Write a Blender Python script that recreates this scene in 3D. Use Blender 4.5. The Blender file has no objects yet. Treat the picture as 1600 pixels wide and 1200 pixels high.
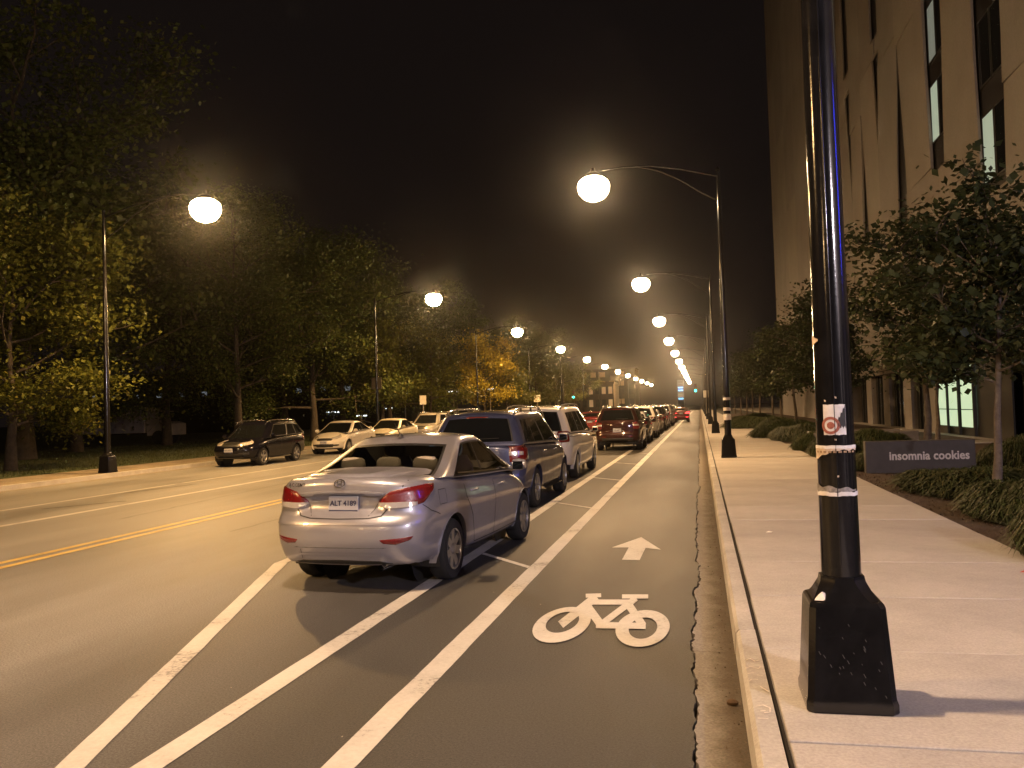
import bpy, bmesh, math, random
from mathutils import Vector, Matrix, noise as mnoise
from mathutils.bvhtree import BVHTree
R = math.radians
S = bpy.context.scene
C = S.collection

# ------------------------------------------------------------------ camera
cd = bpy.data.cameras.new('camera'); cam = bpy.data.objects.new('camera', cd); C.objects.link(cam)
cd.sensor_width = 36.0; cd.lens = 1330 / 1600 * 36; cd.clip_start = .05; cd.clip_end = 3000
YAW, PITCH, ROLL, EYE = R(12.4), R(1.75), R(1.8), 1.68
fw = Vector((-math.sin(YAW) * math.cos(PITCH), math.cos(YAW) * math.cos(PITCH), math.sin(PITCH)))
rt = Vector((math.cos(YAW), math.sin(YAW), 0)); up = rt.cross(fw)
cr = rt * math.cos(ROLL) - up * math.sin(ROLL); cu = rt * math.sin(ROLL) + up * math.cos(ROLL)
cam.matrix_world = Matrix(((cr.x, cu.x, -fw.x, 0), (cr.y, cu.y, -fw.y, 0), (cr.z, cu.z, -fw.z, EYE), (0, 0, 0, 1)))
S.camera = cam

# ------------------------------------------------------------------ night sky, exposure
W = bpy.data.worlds.new('World'); S.world = W; W.use_nodes = True
bg = W.node_tree.nodes['Background']
bg.inputs[0].default_value = (.0125, .0088, .0082, 1); bg.inputs[1].default_value = .45
S.view_settings.view_transform = 'Standard'; S.view_settings.look = 'None'
S.view_settings.exposure = -0.1; S.view_settings.gamma = 1
S.cycles.use_denoising = True
S.cycles.max_bounces = 6; S.cycles.diffuse_bounces = 3; S.cycles.glossy_bounces = 3
S.cycles.transmission_bounces = 4; S.cycles.transparent_max_bounces = 12; S.cycles.volume_bounces = 0
S.cycles.sample_clamp_indirect = 2.0; S.cycles.sample_clamp_direct = 0
S.cycles.caustics_reflective = False; S.cycles.caustics_refractive = False

# lamp strengths (watts) and colours
SODIUM = (1.0, .545, .18); SODIUM_R = (1.0, .58, .26); SODIUM_NEAR = (1.0, .64, .38); SODIUM_W = 4500; UPLIGHT = .34
COOL = (1.0, .86, .92); COOL_W = 4600

# ------------------------------------------------------------------ materials
MATS = {}
def nodes(name):
    m = bpy.data.materials.new(name); m.use_nodes = True
    nt = m.node_tree; return m, nt, nt.nodes['Principled BSDF']
def N(nt, t, **kw):
    n = nt.nodes.new(t)
    for k, v in kw.items():
        if k in n.inputs: n.inputs[k].default_value = v
        else: setattr(n, k, v)
    return n
def ramp(nt, fac, stops):
    r = nt.nodes.new('ShaderNodeValToRGB'); e = r.color_ramp.elements
    while len(e) < len(stops): e.new(.5)
    for el, (p, c) in zip(e, stops): el.position = p; el.color = (*c, 1) if len(c) == 3 else c
    nt.links.new(fac, r.inputs[0]); return r.outputs[0]
def mat(name, col, rough=.6, metal=0, noise=None, bump=None, coat=0, spec=.5, coords='Object'):
    """noise=(scale, amount[, scale2, amount2]); bump=(scale, strength, distance)"""
    if name in MATS: return MATS[name]
    m, nt, p = nodes(name); L = nt.links.new
    p.inputs['Roughness'].default_value = rough; p.inputs['Metallic'].default_value = metal
    p.inputs['Coat Weight'].default_value = coat; p.inputs['Specular IOR Level'].default_value = spec
    p.inputs['Coat Roughness'].default_value = .04
    p.inputs['Base Color'].default_value = (*col, 1)
    tc = N(nt, 'ShaderNodeTexCoord')
    if noise:
        out = None
        for i in range(0, len(noise), 2):
            n = N(nt, 'ShaderNodeTexNoise', Scale=noise[i], Detail=6.0, Roughness=.6); L(tc.outputs[coords], n.inputs['Vector'])
            a = noise[i + 1]
            c = ramp(nt, n.outputs[0], [(.3, (1 - a,) * 3), (.7, (1 + a,) * 3)])
            if out is None: out = c
            else:
                mx = N(nt, 'ShaderNodeMix', data_type='RGBA', blend_type='MULTIPLY'); mx.inputs[0].default_value = 1
                L(out, mx.inputs[6]); L(c, mx.inputs[7]); out = mx.outputs[2]
        mx = N(nt, 'ShaderNodeMix', data_type='RGBA', blend_type='MULTIPLY'); mx.inputs[0].default_value = 1
        mx.inputs[6].default_value = (*col, 1); L(out, mx.inputs[7]); L(mx.outputs[2], p.inputs['Base Color'])
    if bump:
        n = N(nt, 'ShaderNodeTexNoise', Scale=bump[0], Detail=5.0, Roughness=.65); L(tc.outputs[coords], n.inputs['Vector'])
        b = N(nt, 'ShaderNodeBump', Strength=bump[1], Distance=bump[2]); L(n.outputs[0], b.inputs['Height']); L(b.outputs[0], p.inputs['Normal'])
    MATS[name] = m; return m
def emis(name, col, strength, sampled=False):
    if name in MATS: return MATS[name]
    m, nt, p = nodes(name)
    p.inputs['Base Color'].default_value = (*[min(1, c * .5) for c in col], 1); p.inputs['Roughness'].default_value = .4
    p.inputs['Emission Color'].default_value = (*col, 1); p.inputs['Emission Strength'].default_value = strength
    if not sampled: m.cycles.emission_sampling = 'NONE'
    MATS[name] = m; return m
def glow_glass(name, col, strength):
    """lamp glass that lets the bulb's light through and glows itself"""
    m = bpy.data.materials.new(name); m.use_nodes = True; nt = m.node_tree; nt.nodes.clear()
    o = N(nt, 'ShaderNodeOutputMaterial'); a = N(nt, 'ShaderNodeAddShader'); t = N(nt, 'ShaderNodeBsdfTransparent')
    e = N(nt, 'ShaderNodeEmission'); e.inputs[0].default_value = (*col, 1); e.inputs[1].default_value = strength
    nt.links.new(t.outputs[0], a.inputs[0]); nt.links.new(e.outputs[0], a.inputs[1]); nt.links.new(a.outputs[0], o.inputs[0])
    m.cycles.emission_sampling = 'NONE'; MATS[name] = m; return m
def window_glass(name, tint=(.55, .58, .55), refl=.06):
    m = bpy.data.materials.new(name); m.use_nodes = True; nt = m.node_tree; nt.nodes.clear()
    o = N(nt, 'ShaderNodeOutputMaterial'); x = N(nt, 'ShaderNodeMixShader'); t = N(nt, 'ShaderNodeBsdfTransparent')
    g = N(nt, 'ShaderNodeBsdfGlossy'); g.inputs['Roughness'].default_value = .03; f = N(nt, 'ShaderNodeFresnel'); f.inputs[0].default_value = 1.5
    t.inputs[0].default_value = (*tint, 1)
    nt.links.new(f.outputs[0], x.inputs[0]); nt.links.new(t.outputs[0], x.inputs[1]); nt.links.new(g.outputs[0], x.inputs[2]); nt.links.new(x.outputs[0], o.inputs[0])
    MATS[name] = m; return m
def asphalt():
    m, nt, p = nodes('asphalt'); L = nt.links.new
    tc = N(nt, 'ShaderNodeTexCoord'); P = tc.outputs['Object']
    fine = N(nt, 'ShaderNodeTexNoise', Scale=75.0, Detail=5.0, Roughness=.8); L(P, fine.inputs['Vector'])
    big = N(nt, 'ShaderNodeTexNoise', Scale=.55, Detail=5.0, Roughness=.6)
    mp = N(nt, 'ShaderNodeMapping'); mp.inputs['Scale'].default_value = (1.3, .22, 1); L(P, mp.inputs[0]); L(mp.outputs[0], big.inputs['Vector'])
    spk = N(nt, 'ShaderNodeTexVoronoi', Scale=140.0); L(P, spk.inputs['Vector'])
    c1 = ramp(nt, fine.outputs[0], [(.34, (.038, .0375, .037)), (.66, (.15, .147, .143))])
    c2 = ramp(nt, big.outputs[0], [(.32, (.62,) * 3), (.5, (1,) * 3), (.7, (1.3,) * 3)])
    c3 = ramp(nt, spk.outputs[0], [(.06, (2.1,) * 3), (.17, (1,) * 3)])
    # paler travel lanes, newer dark bike lane: wear plus lamp light put into colour
    sx = N(nt, 'ShaderNodeSeparateXYZ'); L(P, sx.inputs[0])
    mr = N(nt, 'ShaderNodeMapRange'); mr.inputs[1].default_value = -5.4; mr.inputs[2].default_value = -2.2; mr.inputs[3].default_value = 2.0; mr.inputs[4].default_value = .42
    L(sx.outputs[0], mr.inputs[0])
    o = c1
    for c in (c2, c3, mr.outputs[0]):
        mx = N(nt, 'ShaderNodeMix', data_type='RGBA', blend_type='MULTIPLY'); mx.inputs[0].default_value = 1
        L(o, mx.inputs[6]); L(c, mx.inputs[7]); o = mx.outputs[2]
    # oil drips down the parking lane and tar patches
    L(o, p.inputs['Base Color'])
    rr = ramp(nt, big.outputs[0], [(.3, (.5,) * 3), (.7, (.66,) * 3)]); L(rr, p.inputs['Roughness'])
    b = N(nt, 'ShaderNodeBump', Strength=.55, Distance=.006); L(fine.outputs[0], b.inputs['Height']); L(b.outputs[0], p.inputs['Normal'])
    p.inputs['Specular IOR Level'].default_value = .28
    MATS['asphalt'] = m; return m
def road_paint(name, col):
    m, nt, p = nodes(name); L = nt.links.new
    tc = N(nt, 'ShaderNodeTexCoord'); P = tc.outputs['Object']
    n = N(nt, 'ShaderNodeTexNoise', Scale=26.0, Detail=8.0, Roughness=.75); L(P, n.inputs['Vector'])
    n2 = N(nt, 'ShaderNodeTexNoise', Scale=1.6, Detail=4.0); L(P, n2.inputs['Vector'])
    ad = N(nt, 'ShaderNodeMath', operation='ADD'); L(n.outputs[0], ad.inputs[0]); L(n2.outputs[0], ad.inputs[1])
    hf = N(nt, 'ShaderNodeMath', operation='MULTIPLY'); hf.inputs[1].default_value = .5; L(ad.outputs[0], hf.inputs[0])
    c = ramp(nt, hf.outputs[0], [(.37, tuple(x * .3 for x in col)), (.44, tuple(x * .82 for x in col)), (.6, col)])
    L(c, p.inputs['Base Color']); p.inputs['Roughness'].default_value = .6
    b = N(nt, 'ShaderNodeBump', Strength=.4, Distance=.003); L(n.outputs[0], b.inputs['Height']); L(b.outputs[0], p.inputs['Normal'])
    MATS[name] = m; return m
def leaf_mat(name, c1, c2, c3):
    m, nt, p = nodes(name); L = nt.links.new
    g = N(nt, 'ShaderNodeNewGeometry'); oi = N(nt, 'ShaderNodeObjectInfo')
    r = ramp(nt, g.outputs['Random Per Island'], [(0, c1), (.55, c2), (.9, c2), (1, c3)])
    L(r, p.inputs['Base Color']); p.inputs['Roughness'].default_value = .55; p.inputs['Specular IOR Level'].default_value = .35
    t = N(nt, 'ShaderNodeBsdfTranslucent'); L(r, t.inputs[0])
    x = N(nt, 'ShaderNodeMixShader'); x.inputs[0].default_value = .3
    L(p.outputs[0], x.inputs[1]); L(t.outputs[0], x.inputs[2]); L(x.outputs[0], nt.nodes['Material Output'].inputs[0])
    MATS[name] = m; return m
def paint(name, col, metal=.35, rough=.32):
    if name in MATS: return MATS[name]
    m, nt, p = nodes(name); L = nt.links.new
    p.inputs['Base Color'].default_value = (*col, 1); p.inputs['Metallic'].default_value = metal; p.inputs['Roughness'].default_value = rough
    p.inputs['Coat Weight'].default_value = 1; p.inputs['Coat Roughness'].default_value = .06; p.inputs['Specular IOR Level'].default_value = .5 if max(col) > .1 else .1
    tc = N(nt, 'ShaderNodeTexCoord'); n = N(nt, 'ShaderNodeTexNoise', Scale=5.0, Detail=8.0, Roughness=.7); L(tc.outputs['Object'], n.inputs['Vector'])
    L(ramp(nt, n.outputs[0], [(.35, (rough,) * 3), (.75, (rough + .16,) * 3)]), p.inputs['Roughness'])
    MATS[name] = m; return m

ASPHALT = asphalt()
WHITE_PAINT = road_paint('white_road_paint', (.53, .515, .49)); YELLOW_PAINT = road_paint('yellow_road_paint', (.56, .40, .11))
CONC = mat('sidewalk_concrete', (.40, .375, .35), .85, noise=(.9, .12, 60, .16, 9, .06), bump=(120, .35, .003))
CURB = mat('kerb_concrete', (.39, .37, .345), .85, noise=(1.7, .2, 50, .16), bump=(90, .4, .004))
def gutter_mat():
    m, nt, p = nodes('gutter_concrete'); L = nt.links.new
    tc = N(nt, 'ShaderNodeTexCoord'); P = tc.outputs['Object']; sx = N(nt, 'ShaderNodeSeparateXYZ'); L(P, sx.inputs[0])
    n = N(nt, 'ShaderNodeTexNoise', Scale=3.2, Detail=9.0, Roughness=.72); L(P, n.inputs['Vector'])
    f = N(nt, 'ShaderNodeTexNoise', Scale=70.0, Detail=4.0); L(P, f.inputs['Vector'])
    ma = N(nt, 'ShaderNodeMath', operation='MULTIPLY_ADD'); ma.inputs[1].default_value = .30; L(n.outputs[0], ma.inputs[0]); L(sx.outputs[0], ma.inputs[2])   # dirt thickens towards the kerb
    c = ramp(nt, ma.outputs[0], [(.13, (.21, .19, .165)), (.20, (.125, .105, .08)), (.27, (.075, .056, .036)), (.33, (.06, .045, .028))])
    g = ramp(nt, f.outputs[0], [(.3, (.75,) * 3), (.7, (1.25,) * 3)])
    mx = N(nt, 'ShaderNodeMix', data_type='RGBA', blend_type='MULTIPLY'); mx.inputs[0].default_value = 1; L(c, mx.inputs[6]); L(g, mx.inputs[7]); L(mx.outputs[2], p.inputs['Base Color'])
    p.inputs['Roughness'].default_value = .9
    b = N(nt, 'ShaderNodeBump', Strength=.6, Distance=.005); L(f.outputs[0], b.inputs['Height']); L(b.outputs[0], p.inputs['Normal'])
    return m
GUTTER = gutter_mat()
DIRT = mat('gutter_dirt', (.085, .062, .038), .95, noise=(3, .4, 50, .3), bump=(60, .8, .006))
MULCH = mat('mulch', (.055, .034, .022), 1, noise=(6, .4, 60, .5), bump=(45, 1, .03))
GRASSG = mat('lawn_soil', (.035, .048, .014), 1, noise=(.6, .35, 30, .4), bump=(40, .9, .03))
POLE = mat('black_pole_paint', (.008, .0078, .0085), .13, coat=.1, noise=(9, .3), bump=(30, .12, .004))
POLE_FAR = mat('dark_pole_paint', (.02, .018, .016), .4)
STEEL = mat('galvanised_steel', (.30, .29, .27), .45, .6, noise=(8, .2))
FACADE = mat('precast_concrete', (.245, .225, .21), .8, noise=(.25, .13, 9, .08), bump=(30, .25, .004))
RECESS = mat('dark_cladding', (.018, .017, .017), .4)
RUBBER = mat('rubber', (.014, .014, .014), .85, bump=(60, .4, .003))
BLACKPL = mat('black_plastic', (.015, .015, .015), .5)
DARKGLASS = mat('dark_car_glass', (.006, .007, .008), .04, spec=.5)
CLEARGLASS = window_glass('clear_car_glass', (.64, .66, .63))
CHROME = mat('chrome', (.7, .7, .7), .15, 1.0)
ALLOY = mat('alloy_wheel', (.42, .42, .43), .32, .85, noise=(14, .15))
REDLENS = mat('red_lens', (.13, .005, .006), .2, coat=1, bump=(90, .6, .004))
CLEARLENS = mat('clear_lens', (.55, .52, .50), .12, .3, coat=1)
REDLIT = emis('lit_red_lens', (1, .03, .04), 6.0)
HEADLIT = emis('lit_headlight', (.85, .9, 1.0), 22.0)
FABRIC = mat('beige_seat_fabric', (.30, .26, .20), .9, bump=(80, .3, .003))
DASH = mat('dash_plastic', (.03, .028, .026), .7)
PLATE = mat('plate_white', (.36, .37, .42), .45)
PLATEBLUE = mat('plate_dark_blue', (.03, .035, .09), .5)
BARK = mat('bark', (.045, .036, .028), .95, noise=(7, .4), bump=(18, 1, .03))
BARK2 = mat('pale_bark', (.11, .088, .07), .95, noise=(7, .3), bump=(20, 1, .02))
LEAF_Y = leaf_mat('autumn_leaves', (.07, .080, .014), (.10, .112, .02), (.17, .15, .025))
LEAF_LIT = leaf_mat('lamplit_leaves', (.20, .17, .02), (.30, .24, .03), (.36, .28, .04))  # brighter copy for one tree: the lamplight on it is put into the leaf colour
LEAF_G = leaf_mat('green_leaves', (.040, .058, .014), (.062, .082, .02), (.11, .11, .025))
LEAF_D = leaf_mat('dark_leaves', (.025, .036, .014), (.04, .052, .018), (.085, .095, .04))
LEAF_S = leaf_mat('grass_blades', (.03, .042, .012), (.048, .062, .018), (.11, .10, .03))
PAPER = mat('white_paper', (.72, .68, .66), .8, noise=(30, .12))
PAPERO = mat('stained_paper', (.62, .50, .38), .8, noise=(40, .25))
INK = mat('black_ink', (.02, .018, .018), .7)
REDINK = mat('red_ink', (.30, .09, .06), .7, noise=(60, .3))
LAMPGLASS = glow_glass('sodium_lamp_glass', (1.0, .84, .52), 30.0)
COOLGLASS = glow_glass('cool_lamp_glass', (.85, .9, 1.0), 30.0)

# ------------------------------------------------------------------ object helpers
def link(name, me, parent=None):
    o = bpy.data.objects.new(name, me); C.objects.link(o)
    if parent is not None: o.parent = parent
    return o
def tag(o, label=None, cat=None, group=None, kind=None):
    if label: o['label'] = label
    if cat: o['category'] = cat
    if group: o['group'] = group
    if kind: o['kind'] = kind
    return o
def thing(name, label, cat, loc=(0, 0, 0), rz=0, group=None):
    o = link(name, None); o.location = loc; o.rotation_euler = (0, 0, rz); o.empty_display_size = .3
    return tag(o, label, cat, group)
def copy_tree(o, parent=None):
    c = o.copy(); C.objects.link(c); c.parent = parent
    for ch in list(o.children): copy_tree(ch, c)
    return c
class MB:
    """collects geometry for ONE mesh"""
    def __init__(s): s.v = []; s.f = []; s.mi = []
    def add(s, vs, fs, mi=0):
        b = len(s.v); s.v += [tuple(v) for v in vs]; s.f += [tuple(i + b for i in f) for f in fs]; s.mi += [mi] * len(fs); return s
    def box(s, x0, x1, y0, y1, z0, z1, mi=0, bev=0):
        if bev:
            e = bev
            ring = lambda z, d: [(x0 + d, y0 + e + 0, z), (x0 + e, y0 + d, z), (x1 - e, y0 + d, z), (x1 - d, y0 + e, z), (x1 - d, y1 - e, z), (x1 - e, y1 - d, z), (x0 + e, y1 - d, z), (x0 + d, y1 - e, z)]
            a = ring(z0, 0); b_ = ring(z1 - e, 0)
            t = [(min(max(x, x0 + e), x1 - e), min(max(y, y0 + e), y1 - e), z1) for x, y, z in ring(z1, e)]
            fs = [tuple(range(7, -1, -1))]
            for k in range(8):
                n = (k + 1) % 8; fs += [(k, n, 8 + n, 8 + k), (8 + k, 8 + n, 16 + n, 16 + k)]
            fs.append(tuple(range(16, 24)))
            return s.add(a + b_ + t, fs, mi)
        v = [(x, y, z) for z in (z0, z1) for x, y in ((x0, y0), (x1, y0), (x1, y1), (x0, y1))]
        return s.add(v, [(3, 2, 1, 0), (4, 5, 6, 7), (0, 1, 5, 4), (1, 2, 6, 5), (2, 3, 7, 6), (3, 0, 4, 7)], mi)
    def tube(s, pts, rad, n=8, mi=0, caps=True):
        pts = [Vector(p) for p in pts]; rad = [rad] * len(pts) if not hasattr(rad, '__len__') else rad
        vs = []; fs = []; prev = None
        for i, p in enumerate(pts):
            d = (pts[min(i + 1, len(pts) - 1)] - pts[max(i - 1, 0)])
            d = d.normalized() if d.length > 1e-9 else Vector((0, 0, 1))
            if prev is None: u = d.orthogonal().normalized()
            else:
                u = prev - d * prev.dot(d); u = u.normalized() if u.length > 1e-6 else d.orthogonal().normalized()
            prev = u; w = d.cross(u)
            for k in range(n):
                a = 2 * math.pi * k / n; vs.append(p + (u * math.cos(a) + w * math.sin(a)) * rad[i])
        for i in range(len(pts) - 1):
            for k in range(n):
                q = (k + 1) % n; fs.append((i * n + k, i * n + q, (i + 1) * n + q, (i + 1) * n + k))
        if caps: fs += [tuple(range(n - 1, -1, -1)), tuple(range((len(pts) - 1) * n, len(pts) * n))]
        return s.add(vs, fs, mi)
    def lathe(s, prof, n=24, mi=0, axis='Z', at=(0, 0, 0), arc=None):
        vs = []; fs = []
        for r, h in prof:
            for k in range(n):
                a = 2 * math.pi * k / n; x, y = r * math.cos(a), r * math.sin(a)
                p = (x, y, h) if axis == 'Z' else ((h, x, y) if axis == 'X' else (x, h, y))
                vs.append((p[0] + at[0], p[1] + at[1], p[2] + at[2]))
        for i in range(len(prof) - 1):
            for k in range(n):
                q = (k + 1) % n; fs.append((i * n + k, i * n + q, (i + 1) * n + q, (i + 1) * n + k))
        return s.add(vs, fs, mi)
    def prism(s, poly, h0, h1, plane='XY', mi=0):
        """polygon extruded: plane XY along z, YZ along x, XZ along y"""
        n = len(poly)
        def P(p, h): return (p[0], p[1], h) if plane == 'XY' else ((h, p[0], p[1]) if plane == 'YZ' else (p[0], h, p[1]))
        vs = [P(p, h0) for p in poly] + [P(p, h1) for p in poly]
        fs = [tuple(range(n - 1, -1, -1)), tuple(range(n, 2 * n))] + [(i, (i + 1) % n, n + (i + 1) % n, n + i) for i in range(n)]
        return s.add(vs, fs, mi)
    def mesh(s, name, mats, smooth=None, fix=True):
        me = bpy.data.meshes.new(name); me.from_pydata(s.v, [], s.f)
        for m in (mats if isinstance(mats, (list, tuple)) else [mats]): me.materials.append(m)
        if any(s.mi): me.polygons.foreach_set('material_index', s.mi)
        if fix:
            b = bmesh.new(); b.from_mesh(me); bmesh.ops.recalc_face_normals(b, faces=b.faces); b.to_mesh(me); b.free()
        if smooth is not None:
            me.polygons.foreach_set('use_smooth', [True] * len(me.polygons))
            if smooth < 180: me.set_sharp_from_angle(angle=R(smooth))
        me.update(); return me
    def build(s, name, mats, parent=None, smooth=None, fix=True): return link(name, s.mesh(name, mats, smooth, fix), parent)
def text_mesh(name, body, size, mats, extrude=.004, bold=0.0, spacing=1.0):
    cu_ = bpy.data.curves.new(name, 'FONT'); cu_.body = body; cu_.size = size; cu_.extrude = extrude; cu_.offset = bold
    cu_.align_x = 'CENTER'; cu_.align_y = 'CENTER'; cu_.space_character = spacing; cu_.resolution_u = 3
    o = bpy.data.objects.new(name, cu_); C.objects.link(o)
    dg = bpy.context.evaluated_depsgraph_get(); me = bpy.data.meshes.new_from_object(o.evaluated_get(dg))
    C.objects.unlink(o); bpy.data.objects.remove(o); me.materials.clear(); me.materials.append(mats); return me
def curve(pts):
    """smooth monotone interpolation through control points"""
    xs = [p[0] for p in pts]; ys = [p[1] for p in pts]; n = len(xs)
    d = [(ys[i + 1] - ys[i]) / (xs[i + 1] - xs[i]) for i in range(n - 1)]
    m = [d[0]] + [0 if d[i - 1] * d[i] <= 0 else 2 * d[i - 1] * d[i] / (d[i - 1] + d[i]) for i in range(1, n - 1)] + [d[-1]]
    def f(x):
        if x <= xs[0]: return ys[0]
        if x >= xs[-1]: return ys[-1]
        i = 0
        while x > xs[i + 1]: i += 1
        h = xs[i + 1] - xs[i]; t = (x - xs[i]) / h
        return (1 + 2 * t) * (1 - t) ** 2 * ys[i] + t * (1 - t) ** 2 * h * m[i] + t * t * (3 - 2 * t) * ys[i + 1] + t * t * (t - 1) * h * m[i + 1]
    return f

# ================================================================== THE SETTING
RND = random.Random(7)
KERB_X, WALK_X0, WALK_X1 = .17, .325, 2.97
def struct(o): o['kind'] = 'structure'; return o
struct(MB().box(-900, 900, -120, 1500, -.3, -.06).build('ground', mat('ground_soil', (.03, .028, .02), 1)))

def jag(y, seed, amp):
    n = lambda f, k: mnoise.noise(Vector((y * f, k, .5)))
    return .045 * n(.9, 1.5) + .028 * n(4.3, 7.1) + .014 * n(17, 3.3) + amp * n(26, seed) + amp * .7 * n(6, seed + 9)
def jag_edge(x, y0, y1, seed, amp):
    pts = []; y = y0
    while y < y1: pts.append((x + jag(y, seed, amp), y)); y += .035 if y < 16 else (.15 if y < 50 else 2)
    pts.append((x, y1)); return pts
# road sheet with a broken right edge
re = jag_edge(-.105, -25, 700, 1.3, .010); n = len(re)
mb = MB(); vs = [(-17.3, y, 0) for x, y in re] + [(x, y, 0) for x, y in re] + [(x + .004, y, -.05) for x, y in re]
mb.add(vs, [(i, n + i, n + i + 1, i + 1) for i in range(n - 1)] + [(n + i, 2 * n + i, 2 * n + i + 1, n + i + 1) for i in range(n - 1)])
ROAD = struct(mb.build('road', ASPHALT))
def on_road(mb, name, m=None):
    return mb.build(name, m or WHITE_PAINT, ROAD)
def strip(name, pts, w, m=None, z=.004):
    """flat painted line of width w (measured across x) along a polyline"""
    mb = MB(); vs = []; k = 0
    dense = []
    for (xa, ya), (xb, yb) in zip(pts, pts[1:]):
        st = max(1, int(min(abs(yb - ya), 60) / .12)) if abs(yb - ya) < 60 else 120
        for i in range(st): dense.append((xa + (xb - xa) * i / st, ya + (yb - ya) * i / st))
    dense.append(pts[-1])
    for x, y in dense:
        e1 = .006 * mnoise.noise(Vector((y * 2.1, x, w))) + .004 * mnoise.noise(Vector((y * 23, x, w))); e2 = .006 * mnoise.noise(Vector((y * 2.1, x + 9, w))) + .004 * mnoise.noise(Vector((y * 23, x + 5, w)))
        vs += [(x - w / 2 + e1, y, z), (x + w / 2 + e2, y, z)]
    mb.add(vs, [(2 * i, 2 * i + 1, 2 * i + 3, 2 * i + 2) for i in range(len(dense) - 1)])
    return on_road(mb, name, m)
strip('bike_lane_line', [(-1.75, 1), (-1.78, 60), (-1.78, 400)], .165)
strip('buffer_line', [(-2.70, 1.2), (-2.63, 12), (-2.63, 60), (-2.63, 400)], .16, z=.0048)
strip('parking_taper_line', [(-2.25, 1.0), (-3.07, 3.64), (-4.78, 9.05)], .155, z=.0056)
strip('parking_edge_line', [(-4.78, 9.05), (-4.85, 12), (-4.85, 400)], .13, z=.0064)
strip('yellow_centre_line', [(-8.55, -10), (-8.42, 12), (-8.42, 400)], .13, YELLOW_PAINT)
strip('yellow_centre_line', [(-8.27, -10), (-8.14, 12), (-8.14, 400)], .13, YELLOW_PAINT)
strip('white_lane_line', [(-11.6, -10), (-11.5, 15), (-11.5, 400)], .15)
strip('white_lane_line', [(-13.6, -10), (-13.6, 400)], .10)
for k in range(14):
    y = 9.25 + 5.3 * k
    mb = MB(); mb.add([(-2.56, y + .45, .0052), (-1.84, y - .38, .0052), (-1.84, y - .27, .0052), (-2.56, y + .56, .0052)], [(0, 1, 2, 3)])
    on_road(mb, 'buffer_crossbar')
mb = MB(); mb.add([(x, y, .004) for x, y in [(-.796, 11.03), (-.505, 10.08), (-.69, 10.2), (-.705, 9.39), (-.897, 9.41), (-.89, 10.23), (-1.091, 10.22)]], [(0, 6, 5), (0, 5, 2), (0, 2, 1), (5, 4, 3, 2)])
on_road(mb, 'lane_arrow')
BIKE = [[(-0.998, 7.705), (-1.155, 6.671), (-1.084, 6.48), (-0.923, 7.452)], [(-1.048, 7.524), (-0.915, 7.554), (-0.934, 7.709), (-1.069, 7.678)],
        [(-0.987, 7.258), (-0.632, 7.287), (-0.647, 7.479), (-1.012, 7.451)], [(-1.005, 7.095), (-0.823, 6.513), (-0.789, 6.663), (-0.972, 7.273)],
        [(-0.63, 7.627), (-0.829, 6.693), (-0.783, 6.546), (-0.584, 7.438)], [(-0.673, 7.204), (-0.506, 6.528), (-0.467, 6.661), (-0.633, 7.367)],
        [(-0.834, 6.485), (-0.461, 6.498), (-0.472, 6.681), (-0.855, 6.669)], [(-0.727, 7.502), (-0.502, 7.519), (-0.512, 7.682), (-0.741, 7.665)]]
mb = MB()
for i, q in enumerate(BIKE): mb.add([(x, y, .004 + .0004 * i) for x, y in q], [(0, 1, 2, 3)])
for z, (cx, cy, rx, ry), (ix, iy, jx, jy) in ((.0076, (-1.11, 6.60, .212, .55), (-1.115, 6.65, .122, .33)), (.0080, (-.485, 6.55, .20, .54), (-.482, 6.53, .105, .315))):
    m_ = 40; vs = [(cx + rx * math.cos(2 * math.pi * k / m_), cy + ry * math.sin(2 * math.pi * k / m_), z) for k in range(m_)]
    vs += [(ix + jx * math.cos(2 * math.pi * k / m_), iy + jy * math.sin(2 * math.pi * k / m_), z) for k in range(m_)]
    mb.add(vs, [(k, (k + 1) % m_, m_ + (k + 1) % m_, m_ + k) for k in range(m_)])
on_road(mb, 'bicycle_symbol')

TAR = mat('tar', (.022, .021, .02), .55, noise=(9, .3))
for k, (x0, y0, dx, dy, n, w) in enumerate([(-12.9, 14.6, .10, .16, 9, .10), (-13.4, 17.8, .06, .30, 8, .08), (-6.9, 11.5, .015, .5, 16, .02), (-9.9, 13.0, -.03, .45, 20, .022), (-6.2, 20, .02, .6, 14, .03)]):
    mb = MB(); vs = []                                                # tar-sealed cracks
    for i in range(n * 3):
        x = x0 + dx * i / 3 + .06 * mnoise.noise(Vector((i * .45, k, 0))); y = y0 + dy * i / 3 + .06 * mnoise.noise(Vector((i * .45, k, 7))); ww = w * (.45 + .9 * abs(mnoise.noise(Vector((i * .7, k, 3)))))
        nx, ny = (dy, -dx); l = math.hypot(nx, ny); vs += [(x + nx / l * ww, y + ny / l * ww, .0025 + .0002 * k), (x - nx / l * ww, y - ny / l * ww, .0025 + .0002 * k)]
    mb.add(vs, [(2 * i, 2 * i + 1, 2 * i + 3, 2 * i + 2) for i in range(n * 3 - 1)]); on_road(mb, 'tar_crack', TAR)

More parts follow.
